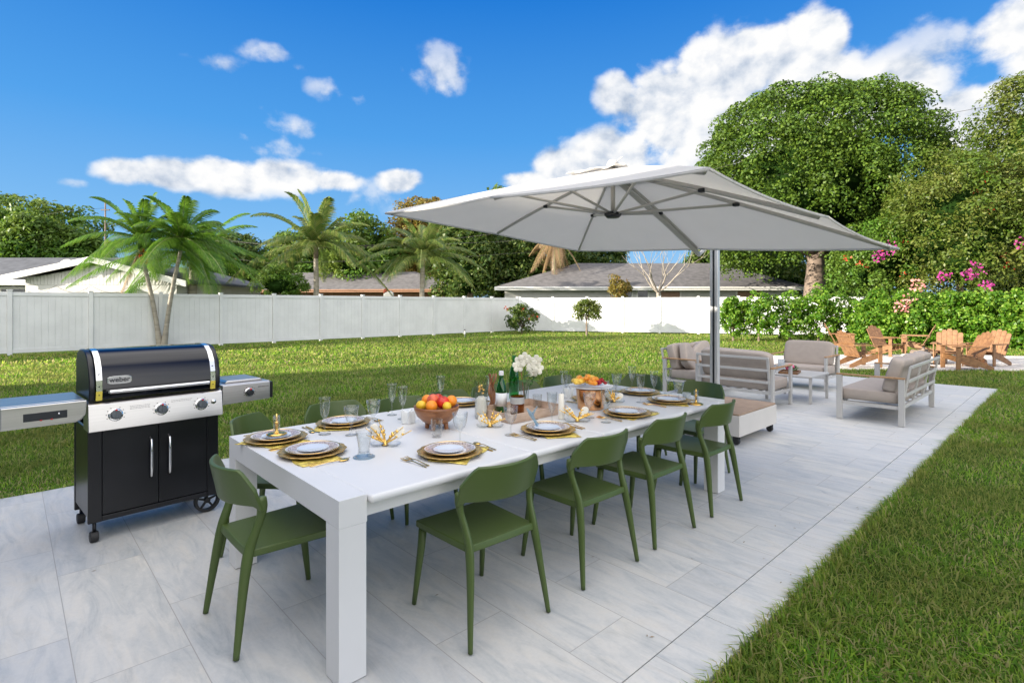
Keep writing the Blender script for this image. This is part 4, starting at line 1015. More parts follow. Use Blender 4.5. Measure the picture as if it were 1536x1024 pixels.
bottle(on_tray(752, 617), 'green bottle with a large white label in front of the other bottle', M['paper'], M['china'], .29, .040)
bottle(on_tray(771, 598), 'green bottle with a small blue neck label behind the white labelled one', M['paper'], None, .36, .041, True)
jr = thing('candle_jar', 'amber glass jar with a grey label band on the tray', 'jar', on_tray(776, 620))
b = MB(); b.lathe([(0, 0), (.047, 0), (.05, .006), (.05, .13), (.046, .13), (.046, .01), (0, .009)], 32); b.build('jar_body', thin_glass('amber_glass', (.75, .55, .18)), jr, autos=True)
b = MB(); b.lathe([(.0505, .075), (.0512, .075), (.0512, .122), (.0505, .122), (.0505, .075)], 32); b.build('label', mat('silver_label', (.45, .46, .45), .5), jr, autos=True)
dr = thing('carved_ornament', 'brown wavy carved wooden ornament between the vase and the bottles', 'ornament', on_tray(738, 612))
for k in range(4):
    b = MB(); pts = []
    for i in range(15):
        z = i/14*.26; pts.append((.016*math.sin(z*38+k*1.4)+(k-1.5)*.014, .014*math.cos(z*30+k), z))
    b.tube(pts, [.011-.005*i/14 for i in range(15)], 8); b.build('strand', M['acacia'], dr, smooth=True)
vs = thing('orchid_vase', 'slim clear vase with a white orchid spray on the tray', 'vase', on_tray(787, 606))
b = MB(); b.lathe([(0, 0), (.03, 0), (.034, .01), (.034, .15), (.031, .15), (.031, .014), (0, .013)], 28); b.build('vase_body', M['glass'], vs, autos=True)
rr = random.Random(9)
for s_, tops in ((0, [(-.03, .34), (-.05, .30), (0, .36)]), (1, [(.05, .32), (.09, .34), (.10, .28), (.06, .26)])):
    tip = tops[-1]
    b = MB(); P0 = Vector((0, 0, .02)); e = Vector((cr.x*tip[0], cr.y*tip[0], tip[1]))
    b.tube([P0, P0.lerp(e, .5)+Vector((0, 0, .05)), e], .003, 6); b.build('stem', M['leafg'], vs, smooth=True)
    for (u, z) in tops:
        c = Vector((cr.x*u-cf.x*.01, cr.y*u-cf.y*.01, z)); b = MB(); R0 = Matrix.Rotation(rr.uniform(-.4, .4), 3, 'Z') @ Matrix.Rotation(rr.uniform(-.3, .3), 3, 'X')
        fr = Matrix(((cr.x, -cf.x, 0), (cr.y, -cf.y, 0), (0, 0, 1)))
        for q in range(5):
            a = 2*PI*q/5+.3; d = Vector((math.cos(a), rr.uniform(-.3, .3), math.sin(a)))
            Rp = fr @ R0 @ Matrix.Rotation(-a, 3, 'Y')
            b.squad(c + (fr @ R0 @ d)*.028, (.023, .005, .021), .8, .9, 6, 12, Rp)
        b.squad(c-Vector((cf.x, cf.y, 0))*.008, (.007, .009, .007), 1, 1, 6, 8); b.build('blossom', M['petal'], vs, smooth=True)
b = MB(); b.tube([(0, 0, .02), (-.02*cr.x, -.02*cr.y, .2), (-.05*cr.x, -.05*cr.y, .39)], .0035, 6); b.build('dry_stick', M['acacia'], vs, smooth=True)
C = np.array([[cr.x*.04, cr.y*.04, .2]])+rdirs(14, .1)*np.array([.05, .05, .06]); quads_mesh('leaves', leaf_quads(C, rdirs(14), .07, .35), M['leafg'], vs)
# blue glass bird leaning on the plate in front of the tray
bb = thing('blue_glass_ornament', 'blue and white twisted glass ornament leaning on the plate before the tray', 'ornament', (*tp(806, 646), Z+.036), .3)
b = MB(); b.tube([(0, 0, 0), (-.02*cr.x, -.02*cr.y, .035), (-.04*cr.x, -.04*cr.y, .07), (-.07*cr.x, -.07*cr.y, .11)], [.011, .008, .014, .005], 10)
b.tube([(-.035*cr.x, -.035*cr.y, .065), (.0, 0, .12)], [.009, .003], 8); b.build('twist', M['bglass'], bb, smooth=True)

# gold coral ornaments: clear dish, white petals, gilded branches
def coral(px, py, label, seed, h=.16, sp=.10):
    r = random.Random(seed); t = thing('gilded_coral_ornament', label, 'ornament', (*tp(px, py), Z), 0, 'gilded coral ornaments')
    for k in range(2):
        c = (cr.x*(k-.5)*.09, cr.y*(k-.5)*.09, 0); b = MB(); b.lathe([(0, 0), (.03, 0), (.042, .010), (.044, .016), (.041, .016), (.028, .004), (0, .003)], 24, c); b.build('glass_dish', M['glass'], t, smooth=True)
    b = MB(); b.lathe([(0, .004), (.02, .004), (.009, .014), (.006, .03), (0, .031)], 16)
    for k in range(9):
        a = r.uniform(-1, 1)*1.25; p = Vector((0, 0, .015)); d = Vector((cr.x*math.sin(a), cr.y*math.sin(a), math.cos(a)*.8+.1)); pts = [p.copy()]; w = Vector((r.uniform(-1, 1)*.5, r.uniform(-1, 1)*.5, r.uniform(-.4, .4)))
        L = r.uniform(.5, 1)*h
        for i in range(9):
            d = (d + w*.22*math.cos(i*1.1+k)).normalized(); p = p + d*L/9; pts.append(p.copy())
        b.tube(pts, [.0062-.0045*i/9 for i in range(10)], 7)
        for i in (4, 6): b.squad(pts[i]+Vector((0, 0, .004)), (.010, .007, .009), 1, 1, 5, 8)
    b.build('gilt_branches', M['gold'], t, smooth=True)
    for k in range(2):
        a = (k-.5)*1.3+r.uniform(-.2, .2); b = MB(); R = Matrix.Rotation(YAW-PI/2, 3, 'Z') @ Matrix.Rotation(a, 3, 'Y')
        b.squad(Vector((cr.x*math.sin(a), cr.y*math.sin(a), math.cos(a)))*h*.55, (.026, .005, .036), .8, .9, 8, 14, R); b.build('shell_petal', M['wax'], t, smooth=True)
coral(578, 668, 'gilded coral ornament with white petals, nearest, left of the fruit bowl', 1, .19)
coral(735, 640, 'gilded coral ornament in front of the left end of the tray', 2, .12)
coral(866, 632, 'gilded coral ornament between the tray and the copper bucket', 3, .15)
coral(921, 603, 'gilded coral ornament behind the third patio side plate', 4, .11)

# fruit platter on copper bucket
x, y = tp(886, 612)
cb = thing('copper_bucket', 'shiny copper bucket carrying the fruit platter near the far end', 'bucket', (x, y, Z))
b = MB(); b.lathe([(0, 0), (.095, 0), (.10, .005), (.112, .15), (.115, .152), (.11, .153), (.10, .15), (.092, .01), (0, .009)], 48); b.build('bucket_body', M['copper'], cb, autos=True)
pt = thing('fruit_platter', 'white oval platter of cut orange and yellow fruit on the copper bucket', 'platter', (x, y, Z+.1535), 0)
b = MB(); b.lathe([(0, 0), (.10, 0), (.165, .016), (.168, .02), (.16, .02), (.10, .006), (0, .005)], 48); b.build('dish', M['china'], pt, smooth=True)
fk = dict(o=('cut_fruit', mat('cut_orange_fruit', (.85, .30, .03), .35, var=.3, scale=50)), y=('cut_fruit', mat('cut_yellow_fruit', (.85, .55, .08), .35, var=.2, scale=50)), r=('berries', mat('red_berries', (.40, .01, .02), .25, var=.4, scale=40)))
for ky, n in (('o', 16), ('y', 14), ('r', 18)):
    b = MB(); rr = random.Random(ord(ky))
    for k in range(n):
        if ky == 'r': u = rr.uniform(.03, .12); rad = .014
        else: u = rr.uniform(-.12, .06); rad = .026
        v = rr.uniform(-.09, .09); z = .02+rad*.6+.035*(1-(u/.15)**2)*rr.random()
        q = cr*u+cf*v; b.squad((q.x, q.y, z+.01), (rad, rad*.8, rad*.7), .8, .8, 6, 10, Matrix.Rotation(rr.uniform(0, 3), 3, 'Z') @ Matrix.Rotation(rr.uniform(0, 1), 3, 'X'))
    b.build(fk[ky][0], fk[ky][1], pt, smooth=True)

pc = thing('pillar_candle', 'tall ivory candle between the tray and the copper bucket', 'candle', (*tp(842, 628), Z))
b = MB(); b.lathe([(0, 0), (.021, 0), (.022, .01), (.020, .17), (.012, .176), (0, .172)], 24); b.build('candle_body', M['wax'], pc, smooth=True)
b = MB(); b.tube([(0, 0, .172), (.001, 0, .185)], .0012, 5); b.build('wick', M['ink'], pc)
for px, py, lb in ((852, 596, 'white folded star napkin behind the tall ivory candle'), (612, 634, 'white folded star napkin left of the fruit bowl')):
    st = thing('folded_napkin', lb, 'napkin', (*tp(px, py), Z), random.random(), 'white folded napkins')
    b = MB()
    for k in range(5):
        a = 2*PI*k/5; c, s_ = math.cos(a), math.sin(a)
        b.hexa([(c*.004-s_*.02, s_*.004+c*.02, 0), (c*.004+s_*.02, s_*.004-c*.02, 0), (c*.045+s_*.012, s_*.045-c*.012, .0), (c*.045-s_*.012, s_*.045+c*.012, .0)],
               [(c*.002-s_*.01, s_*.002+c*.01, .07), (c*.002+s_*.01, s_*.002-c*.01, .07), (c*.055+s_*.003, s_*.055-c*.003, .09), (c*.055-s_*.003, s_*.055+c*.003, .09)])
    b.build('folded_cloth', M['paper'], st, bevel=.003)
for k, px, py, lb in ((Gb, 560, 640, 'wine goblet behind the nearest gilded coral ornament'), (F, 735, 606, 'flute glass behind the tall vase on the lawn side'), (Gb, 1018, 603, 'wine goblet at the far end by the frosted tealight glass'),
                      (F, 909, 633, 'flute glass left of the third patio side plate'), (Tm, 655, 655, 'tumbler in front of the fruit bowl'), (F, 948, 586, 'flute glass behind the far lawn side plate')):
    x, y = tp(px, py); k.put((x, y, Z), random.random(), 'clear '+lb, GG)
# ================= fences =========================================================
def fence(name, label, A, B, n, h=1.95, skew=0):
    A = Vector((*A, 0)); B = Vector((*B, 0)); d = (B-A); L = d.length; a = math.atan2(d.y, d.x)
    t = thing(name, label, 'fence', A, a); w = L/n
    for i in range(n+1):
        b = MB(); x = i*w; b.box(x-.062, -.062, -.05, x+.062, .062, h+.04); p = b.build('post', M['vinyl'], t, bevel=.006)
        b = MB(); b.box(x-.078, -.078, h+.0405, x+.078, .078, h+.068); b.build('post_cap', M['vinyl'], p, bevel=.008)
    for i in range(n):
        b = MB(); x0 = i*w+.063; x1 = (i+1)*w-.063
        b.box(x0, -.035, h-.12, x1, .035, h); b.box(x0, -.035, .03, x1, .035, .16)
        k = max(1, round((x1-x0)/.165)); bw = (x1-x0)/k
        for j in range(k): b.box(x0+j*bw+.0025, -.012, .1605, x0+(j+1)*bw-.0025, .012, h-.1205)
        b.box(x0, -.006, .1605, x1, .006, h-.1205)
        b.build('panel', M['vinyl'], t, bevel=.005, seg=1)
fence('white_fence', 'long shaded white vinyl fence along the left side of the lawn', (-14, 23.0), (22.1, 23.05), 18)
fence('white_fence', 'sunlit white vinyl fence across the back of the lawn, right of the corner', (22.2, 22.95), (36, -1.5), 14)

# ================= plants =========================================================
GR = [(.035, .075, .010), (.055, .11, .014), (.075, .135, .018), (.11, .17, .025)]
M['lf_big'] = leafmat('broad_leaf_foliage', [(.020, .052, .007), (.046, .100, .011), (.080, .150, .015), (.14, .22, .028)], big=((.036, .080, .009), (.105, .165, .018)), bigscale=.22, rough=.5, trans=.35, spec=.25)
M['lf_dark'] = leafmat('dark_foliage', [(0.028, 0.064, 0.011), (0.048, 0.096, 0.016), (0.080, 0.128, 0.024), (0.144, 0.176, 0.040)], trans=0.35)
M['lf_mid'] = leafmat('mixed_foliage', [(0.037, 0.099, 0.011), (0.067, 0.151, 0.014), (0.111, 0.204, 0.023)], big=((0.073, 0.128, 0.016), (0.159, 0.219, 0.039)), bigscale=0.25, trans=0.35)
M['lf_olive'] = leafmat('olive_foliage', [(0.058, 0.088, 0.011), (0.089, 0.125, 0.018), (0.126, 0.157, 0.027), (0.178, 0.189, 0.045)], big=((0.044, 0.094, 0.009), (0.083, 0.138, 0.013)), bigscale=0.4, trans=0.35)
M['lf_hedge'] = leafmat('hedge_foliage', [(0.038, 0.112, 0.008), (0.064, 0.165, 0.012), (0.115, 0.240, 0.020), (0.255, 0.375, 0.054)], rough=0.35, trans=0.45)
M['lf_gold'] = leafmat('yellowing_foliage', [(.14, .12, .02), (.22, .17, .03), (.10, .11, .02), (.25, .14, .04)])
M['lf_palm'] = leafmat('palm_foliage', [(0.048, 0.128, 0.012), (0.080, 0.184, 0.018), (0.136, 0.240, 0.028)], trans=0.4, rough=0.35)
M['lf_palm2'] = leafmat('grey_green_palm_foliage', [(0.056, 0.120, 0.024), (0.096, 0.168, 0.032), (0.160, 0.208, 0.048), (0.256, 0.256, 0.080)], trans=0.4, rough=0.35)
M['lf_dead'] = leafmat('dead_frond', [(.20, .13, .07), (.32, .22, .12), (.25, .17, .08)], trans=.2)
M['bloom'] = leafmat('magenta_bloom', [(.34, .03, .19), (.46, .07, .28), (.30, .02, .15)], trans=.3)
M['bloom2'] = leafmat('pale_pink_bloom', [(.55, .22, .20), (.62, .34, .30), (.50, .15, .15)], trans=.3)
M['bloomr'] = leafmat('red_bloom', [(.50, .05, .02), (.40, .08, .03)], trans=.2)
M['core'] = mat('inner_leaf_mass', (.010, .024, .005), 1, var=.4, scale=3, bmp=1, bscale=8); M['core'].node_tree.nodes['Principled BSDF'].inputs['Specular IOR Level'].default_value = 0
M['bare'] = mat('pale_bare_bark', (.26, .23, .19), .85, var=.25, scale=5, bmp=.5, bscale=20)
def branchy(b, p, d, L, r, depth, rnd, spread=.6, up=.15, n=3):
    pts = [p]; q = p.copy(); dd = d.normalized()
    for i in range(4):
        dd = (dd + Vector((rnd.uniform(-1, 1), rnd.uniform(-1, 1), rnd.uniform(-.5, 1)))*.13 + Vector((0, 0, up*.3))).normalized(); q = q + dd*L/4; pts.append(q.copy())
    b.tube(pts, [r*(1-.10*i) for i in range(5)], 8 if r > .03 else 5, caps=False)
    if depth > 0:
        for k in range(n):
            ax = Vector((rnd.uniform(-1, 1), rnd.uniform(-1, 1), rnd.uniform(-.3, .8))).normalized()
            branchy(b, q, dd+ax*spread, L*rnd.uniform(.6, .85), r*.6*rnd.uniform(.8, 1.1), depth-1, rnd, spread, up, n)
def crown_clumps(rad, nc, cr_, fill=.25, flat=-.25, lumps=.16, boxy=2.0):
    """clump centres over an ellipsoid's outer shell, with a few inside; heavy undulation"""
    d = rdirs(nc, .15); d = d[d[:, 2] > flat]
    ph = rng.random(3)*6
    und = 1+lumps*(np.sin(d[:, 0]*5+ph[0])*np.sin(d[:, 1]*5+ph[1])+.6*np.sin(d[:, 2]*9+ph[2]+d[:, 0]*4))
    und = und/(np.sqrt(d[:, 0]**2+d[:, 1]**2)**boxy+np.abs(d[:, 2])**boxy)**(1/boxy)
    k = rng.random(len(d)); rr = np.where(k < fill, .35+.45*rng.random(len(d)), .86+.1*rng.random(len(d)))
    return d*(rr*und)[:, None]*np.array(rad), cr_*(.6+.8*rng.random(len(d)))
def tree(name, label, cat, base, cz, rad, nc, crd, per, leaf, m, group=None, trunk=(.3, 3), lean=(0, 0), flat=-.35, seed=1, up=.3, asp=.5, fill=.25, lumps=.16, blooms=None, core=True, shell=.55, boxy=2.0):
    t = thing(name, label, cat, (base[0], base[1], 0), 0, group)
    global rng
    rng = np.random.default_rng(seed*17+3)
    rnd = random.Random(seed)
    b = MB(); h = max(.3, cz-rad[2]*.55); top_ = Vector((lean[0], lean[1], h))
    b.tube([(0, 0, -.1), top_*.35+Vector((0, 0, 0)), top_*.7, top_], [trunk[0]*1.25, trunk[0], trunk[0]*.85, trunk[0]*.75], 12, caps=False)
    for k in range(trunk[1]):
        a = 2*PI*k/trunk[1]+rnd.random(); branchy(b, top_*.92, Vector((math.cos(a)*rad[0]*.5, math.sin(a)*rad[1]*.5, rad[2]*.5)), min(rad)*.42, trunk[0]*.5, 2, rnd, .7, .15, 3)
    b.build('trunk', M['bark'], t, smooth=True)
    C, R = crown_clumps(rad, nc, crd, fill, flat, lumps, boxy); C = C+np.array([lean[0], lean[1], cz])
    P, Nn = clump_leaves(C, R, per, up, shell)
    quads_mesh('crown', leaf_quads(P, Nn, leaf, asp), m, t)
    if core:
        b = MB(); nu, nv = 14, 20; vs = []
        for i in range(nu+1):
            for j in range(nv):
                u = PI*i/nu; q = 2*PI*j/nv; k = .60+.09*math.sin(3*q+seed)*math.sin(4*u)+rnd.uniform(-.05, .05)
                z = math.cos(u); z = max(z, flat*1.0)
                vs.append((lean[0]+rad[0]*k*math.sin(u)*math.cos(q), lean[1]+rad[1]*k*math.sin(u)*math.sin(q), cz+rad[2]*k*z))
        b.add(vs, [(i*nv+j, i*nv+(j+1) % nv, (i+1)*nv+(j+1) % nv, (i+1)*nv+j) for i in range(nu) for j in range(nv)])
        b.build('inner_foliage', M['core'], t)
    if blooms:
        bm_, spots, n, sz = blooms
        Cb = []
        for (c, r) in spots: Cb.append(np.array(c)[None]-np.array([[base[0], base[1], 0]])+rdirs(n)*np.array([r, r, r])*rng.random((n, 1))**.4)
        Cb = np.concatenate(Cb); quads_mesh('blossoms', leaf_quads(Cb, rdirs(len(Cb), .3), sz, .8), bm_, t)
    return t
def at(px, py, D): return far(px, py, D)
def T2(px, D, py_top, py_bot, rx_px, **k):       # crown spec from the survey
    s = D/FPX; c = at(px, (py_top+py_bot)/2, D); return c, rx_px*s, (py_bot-py_top)/2*s
# --- big round tree at the back right
c, rx, rz = T2(1224, 34, 133, 470, 208); tb = at(1220, 446, 29.5)
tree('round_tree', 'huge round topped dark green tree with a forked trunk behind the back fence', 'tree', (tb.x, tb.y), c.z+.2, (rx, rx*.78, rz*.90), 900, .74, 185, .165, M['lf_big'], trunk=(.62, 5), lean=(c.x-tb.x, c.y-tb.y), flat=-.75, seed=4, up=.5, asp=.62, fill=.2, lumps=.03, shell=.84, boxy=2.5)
# --- right-hand masses
def mass(name, label, px, D, pt, pb, rxp, nc, crd, per, leaf, m, cat='tree', depthk=.8, **k):
    c, rx, rz = T2(px, D, pt, pb, rxp); return tree(name, label, cat, (c.x, c.y), c.z, (rx, rx*depthk, rz), nc, crd, per, leaf, m, **k)
sp = [(at(1465, 403, 21.3), .42), (at(1455, 412, 21.3), .3), (at(1415, 414, 21.6), .28), (at(1480, 428, 21.3), .25), (at(1333, 372, 22.6), .35), (at(1318, 385, 23), .25), (at(1536, 364, 21.6), .3)]
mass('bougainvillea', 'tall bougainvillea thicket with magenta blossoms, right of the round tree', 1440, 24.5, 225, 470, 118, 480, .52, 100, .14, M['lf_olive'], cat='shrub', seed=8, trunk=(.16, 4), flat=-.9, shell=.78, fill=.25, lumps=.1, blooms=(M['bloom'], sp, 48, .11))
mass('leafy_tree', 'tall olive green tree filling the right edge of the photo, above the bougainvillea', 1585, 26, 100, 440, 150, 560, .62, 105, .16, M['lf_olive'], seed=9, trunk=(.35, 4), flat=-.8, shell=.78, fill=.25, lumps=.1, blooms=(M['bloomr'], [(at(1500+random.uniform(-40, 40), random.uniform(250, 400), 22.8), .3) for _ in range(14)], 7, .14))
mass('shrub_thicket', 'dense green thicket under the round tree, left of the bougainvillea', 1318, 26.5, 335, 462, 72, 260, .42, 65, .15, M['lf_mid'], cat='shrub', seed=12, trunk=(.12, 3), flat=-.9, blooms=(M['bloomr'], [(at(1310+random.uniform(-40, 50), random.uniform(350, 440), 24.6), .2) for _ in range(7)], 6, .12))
# --- hedge shrubs in front of the back fence
hx = [(1100, 23.5, 447, 506, 24), (1138, 23.2, 437, 516, 36), (1185, 23.2, 440, 518, 36), (1228, 23, 432, 515, 36), (1272, 23, 448, 520, 32)]
names = ['leftmost hedge bush, just right of the parasol mast', 'second hedge bush from the parasol mast', 'third hedge bush from the parasol mast', 'tallest hedge bush of the left group, behind the facing armchair', 'hedge bush behind the leftmost wooden chair']
for i, (px, D, a, b_, r) in enumerate(hx):
    mass('hedge_bush', 'glossy green '+names[i], px, D, a, b_, r, 105, .20, 46, .115, M['lf_hedge'], cat='shrub', seed=20+i, trunk=(.05, 4), flat=-.9, fill=.4, lumps=.15, group='hedge bushes in front of the back fence', asp=.62, core=False, up=.5)
hx = [(1318, 21.5, 444, 530, 40, 'hedge_bush', 'above the upright wooden chair'), (1368, 21, 438, 530, 42, 'hedge_bush', 'behind the middle wooden chair'), (1420, 20.5, 436, 530, 44, 'hedge_bush', 'below the magenta blossoms'),
      (1475, 20, 436, 530, 46, 'hedge_bush', 'behind the rightmost wooden chair'), (1532, 19.5, 436, 535, 46, 'hedge_bush', 'at the right edge of the photo'), (1600, 19, 436, 535, 50, 'hedge_bush', 'beyond the right edge of the photo')]
for i, (px, D, a, b_, r, nm, wh) in enumerate(hx):
    bl = (M['bloom2'], [(at(1362, 452, D-.8), .35), (at(1350, 462, D-.7), .3), (at(1375, 430, D-.6), .3)], 40, .11) if i == 1 else None
    mass(nm, 'dense yellow green hedge bush '+wh, px, D, a, b_, r, 230, .24, 65, .115, M['lf_hedge'], cat='shrub', seed=30+i, trunk=(.05, 4), flat=-.95, fill=.3, lumps=.12, group='hedge bushes in front of the back fence', asp=.62, depthk=.8, blooms=bl, core=False, up=.4)
# --- small plants by the fences
mass('croton_bush', 'dark red and green bush in the corner where the fences meet', 783, 29.6, 458, 499, 24, 70, .22, 50, .14, M['lf_dark'], cat='shrub', seed=41, trunk=(.04, 5), flat=-.8, core=False,
     blooms=(M['bloomr'], [(at(760, 462, 29), .25), (at(800, 478, 29), .3), (at(783, 464, 29), .2)], 9, .10))
mass('small_tree', 'small pale leafed tree casting its shadow on the sunlit fence', 880, 27.5, 450, 484, 21, 70, .20, 50, .12, M['lf_olive'], cat='tree', seed=42, trunk=(.05, 3), flat=-.8, core=False)
mass('yellow_green_shrub', 'yellow green shrub poking over the back fence beside the bare tree', 930, 32, 412, 455, 18, 50, .25, 40, .22, M['lf_gold'], cat='shrub', seed=43, trunk=(.06, 3), flat=-.9, core=False, asp=.3)
# --- background trees beyond the left fence
bgt = [(30, 62, 298, 400, 112, 'lf_mid', 'big mounded tree at the far left above the white house', 1), (40, 44, 330, 420, 46, 'lf_mid', 'bushy green tree over the dark roof at the far left', 2), (108, 46, 345, 410, 44, 'lf_mid', 'pale green tree behind the utility pole, over the gable', 3),
       (345, 58, 352, 452, 60, 'lf_dark', 'dark tree behind the twin palm', 4), (455, 60, 350, 452, 70, 'lf_mid', 'green tree behind the windblown palm', 5), (545, 52, 322, 450, 62, 'lf_mid', 'bright green tree between the two coconut palms', 6),
       (640, 56, 296, 440, 62, 'lf_gold', 'yellowing tree just above the left tip of the parasol', 7), (705, 44, 322, 452, 56, 'lf_dark', 'dark dense tree behind the smaller coconut palm', 8), (790, 46, 340, 450, 62, 'lf_dark', 'dark tree under the left half of the parasol', 9),
       (880, 52, 348, 440, 70, 'lf_dark', 'dark tree beyond the grey hip roof', 10), (740, 60, 290, 400, 60, 'lf_mid', 'tall tree peeping over the left slope of the parasol', 11), (1075, 46, 350, 430, 40, 'lf_dark', 'dark tree just right of the bare tree', 12), (1165, 50, 360, 455, 62, 'lf_dark', 'dark tree behind the forked trunk of the round tree', 13), (1530, 44, 330, 455, 80, 'lf_dark', 'dark tree low behind the bougainvillea at the right edge', 15), (1265, 46, 370, 455, 50, 'lf_mid', 'green tree seen low under the right half of the round tree', 14)]
for px, D, a, b_, r, mm, wh, sd2 in bgt:
    mass('garden_tree', wh, px, D, a, b_+25, r, 230, .012*D*1.0+.25, 60, .0072*D, M[mm], seed=50+sd2, trunk=(.3, 3), flat=-.8, group='trees beyond the fences', fill=.2, lumps=.12)
mass('low_shrub', 'light green shrub over the fence between the twin palm and the windblown palm', 420, 28, 402, 450, 38, 90, .3, 60, .13, M['lf_mid'], cat='shrub', seed=71, trunk=(.06, 3), flat=-.9)

# --- palms
def frond(V, base, az, el, L, n, ll, w, droop, rnd, RB, side=1.0, stiff=0.5):
    pts = []; d0 = Vector((math.cos(az)*math.cos(el), math.sin(az)*math.cos(el), math.sin(el)))
    for i in range(n+1):
        s = i/n; p = base + d0*L*s + Vector((0, 0, -droop*L*s**2.1)); pts.append(p)
    RB.tube(pts[::2], [.022*L/2.6*(1-.85*i/len(pts[::2])) for i in range(len(pts[::2]))], 5, caps=False)
    sidev = Vector((-math.sin(az), math.cos(az), 0))
    for i in range(2, n):
        s = i/n; t = (pts[i+1]-pts[i-1]).normalized(); up = sidev.cross(t)*-1
        for sg in (-1, 1):
            for q in (0, .5):
                l = ll*math.sin(PI*(.12+.86*s))**.7*rnd.uniform(.85, 1.1); p = pts[i].lerp(pts[i+1], q)
                d = (sidev*sg*(.85-.25*s) + t*(.55+.5*s) + Vector((0, 0, stiff*.35)) + Vector((WIND[0], WIND[1], 0))*.25).normalized()
                m1 = p+d*l*.5; e = p+d*l*.92+Vector((0, 0, -l*(.50-.22*stiff)))
                wv = t*w*.5
                V.append([p-wv*.5, p+wv*.5, m1-wv, m1+wv, e-wv*.1, e+wv*.1])
WIND = (.75, -.65)
def palm(name, label, px, D, base_py, crown_px, crown_py, nf, L, leafm, seed, tr=.10, ll=.5, group=None, el0=(-.2, 1.25), fruit=False, par=None, gz=0, dead=0, tmat='palmbark', bias=None):
    rnd = random.Random(seed); B = at(px, base_py, D) if par is None else par; B = Vector((B.x, B.y, gz)); Cc = at(crown_px, crown_py, D)
    t = thing(name, label, 'palm tree', B, 0, group)
    return palm_parts(t, Vector((0, 0, 0)), Cc-B, nf, L, leafm, rnd, tr, ll, el0, fruit, dead, tmat)
def palm_parts(t, b0, c, nf, L, leafm, rnd, tr, ll, el0, fruit, dead, tmat):
    b = MB(); bow = Vector((c.x, c.y, 0))*.12
    pts = []; rs = []
    for i in range(25):
        s = i/24; p = b0.lerp(c, s) - (c-b0).cross(Vector((0, 0, 1))).cross(Vector((0, 0, 1)))*(-.10)*math.sin(PI*s) ; p.z = b0.z+(c.z-b0.z)*s
        pts.append(p); rs.append(tr*(1.5-1.9*s if s < .2 else 1.12-.35*s)*(1+.05*(i % 2)))
    b.tube(pts, rs, 14, caps=False); b.build('trunk', M[tmat], t, smooth=True)
    sh = MB(); sh.tube([pts[-1], pts[-1]+Vector((0, 0, L*.12)), pts[-1]+Vector((0, 0, L*.26))], [tr*.85, tr*.8, tr*.3], 12); sh.build('crownshaft', M['leafg'] if not dead == 9 else M['bark'], t, smooth=True)
    V = []; RB = MB(); top_ = pts[-1]+Vector((0, 0, L*.16))
    for k in range(nf):
        az = 2*PI*k*.381966+rnd.uniform(-.2, .2); q = (k+.5)/nf; el = el0[1]+(el0[0]-el0[1])*q**.9
        frond(V, top_, az, el+rnd.uniform(-.1, .1), L*rnd.uniform(.72, 1.15), 38, ll*rnd.uniform(.8, 1.15), .027*L/2.2, .34+.26*q, rnd, RB, stiff=.9-.8*q)
    quads_mesh('fronds', np.array([[tuple(v) for v in q] for q in V]), leafm, t, per=6)
    RB.build('frond_ribs', M['lfrib'], t, smooth=True)
    if dead and dead != 9:
        V = []; RB = MB(); frond(V, top_-Vector((0, 0, .3)), rnd.uniform(2.5, 3), -1.2, L*.7, 20, ll*.6, .04, .1, rnd, RB, stiff=0)
        quads_mesh('dead_frond', np.array([[tuple(v) for v in q] for q in V]), M['lf_dead'], t, per=6)
    if fruit:
        b = MB()
        for k in range(46):
            d = rdirs(1, -.3)[0]; b.squad(pts[-1]+Vector((cr.x*.14, cr.y*.14, -.25))+Vector(d*np.array([.13, .13, .28])), (.035, .035, .04), 1, 1, 5, 7)
        b.build('red_fruit', M['bloomr2'], t, smooth=True)
    return t
M['lfrib'] = mat('frond_rib', (.16, .20, .06), .5, var=.2); M['bloomr2'] = mat('orange_red_fruit', (.70, .10, .02), .4, var=.3)
base = at(243, 518, 19.3)
t = thing('twin_palm', 'twin trunked palm with orange fruit standing in front of the left fence', 'palm tree', (base.x, base.y, 0))
B = Vector((base.x, base.y, 0))
c1 = at(210, 374, 19.3)-B; c2 = at(271, 376, 19.3)-B
palm_parts(t, Vector((-cr.x*.06, -cr.y*.06, -.05)), c1, 26, 2.45, M['lf_palm'], random.Random(5), .075, .55, (-.25, 1.4), True, 1, 'palmbark')
palm_parts(t, Vector((cr.x*.06, cr.y*.06, -.05)), c2, 27, 2.6, M['lf_palm'], random.Random(8), .075, .6, (-.2, 1.42), False, 0, 'palmbark')
palm('coconut_palm', 'windblown coconut palm behind the left fence, right of the twin palm', 475, 31, 446, 474, 388, 28, 4.5, M['lf_palm2'], 12, .16, .95, 'coconut palms behind the fence', (-.05, 1.42), dead=9)
palm('coconut_palm', 'smaller coconut palm behind the fence under the left tip of the parasol', 632, 33, 446, 634, 400, 26, 4.1, M['lf_palm2'], 13, .16, .85, 'coconut palms behind the fence', (-.05, 1.4), dead=9)
palm('coconut_palm', 'coconut palm with a stubby tan trunk directly behind the twin palm', 287, 28, 446, 290, 405, 26, 4.8, M['lf_palm'], 14, .22, .9, 'coconut palms behind the fence', (-.2, 1.0), dead=9)
palm('dry_palm', 'palm with tan hanging dead fronds under the parasol edge', 830, 42, 440, 832, 362, 16, 2.6, M['lf_dead'], 15, .2, .9, None, (-1.2, .4), dead=9)

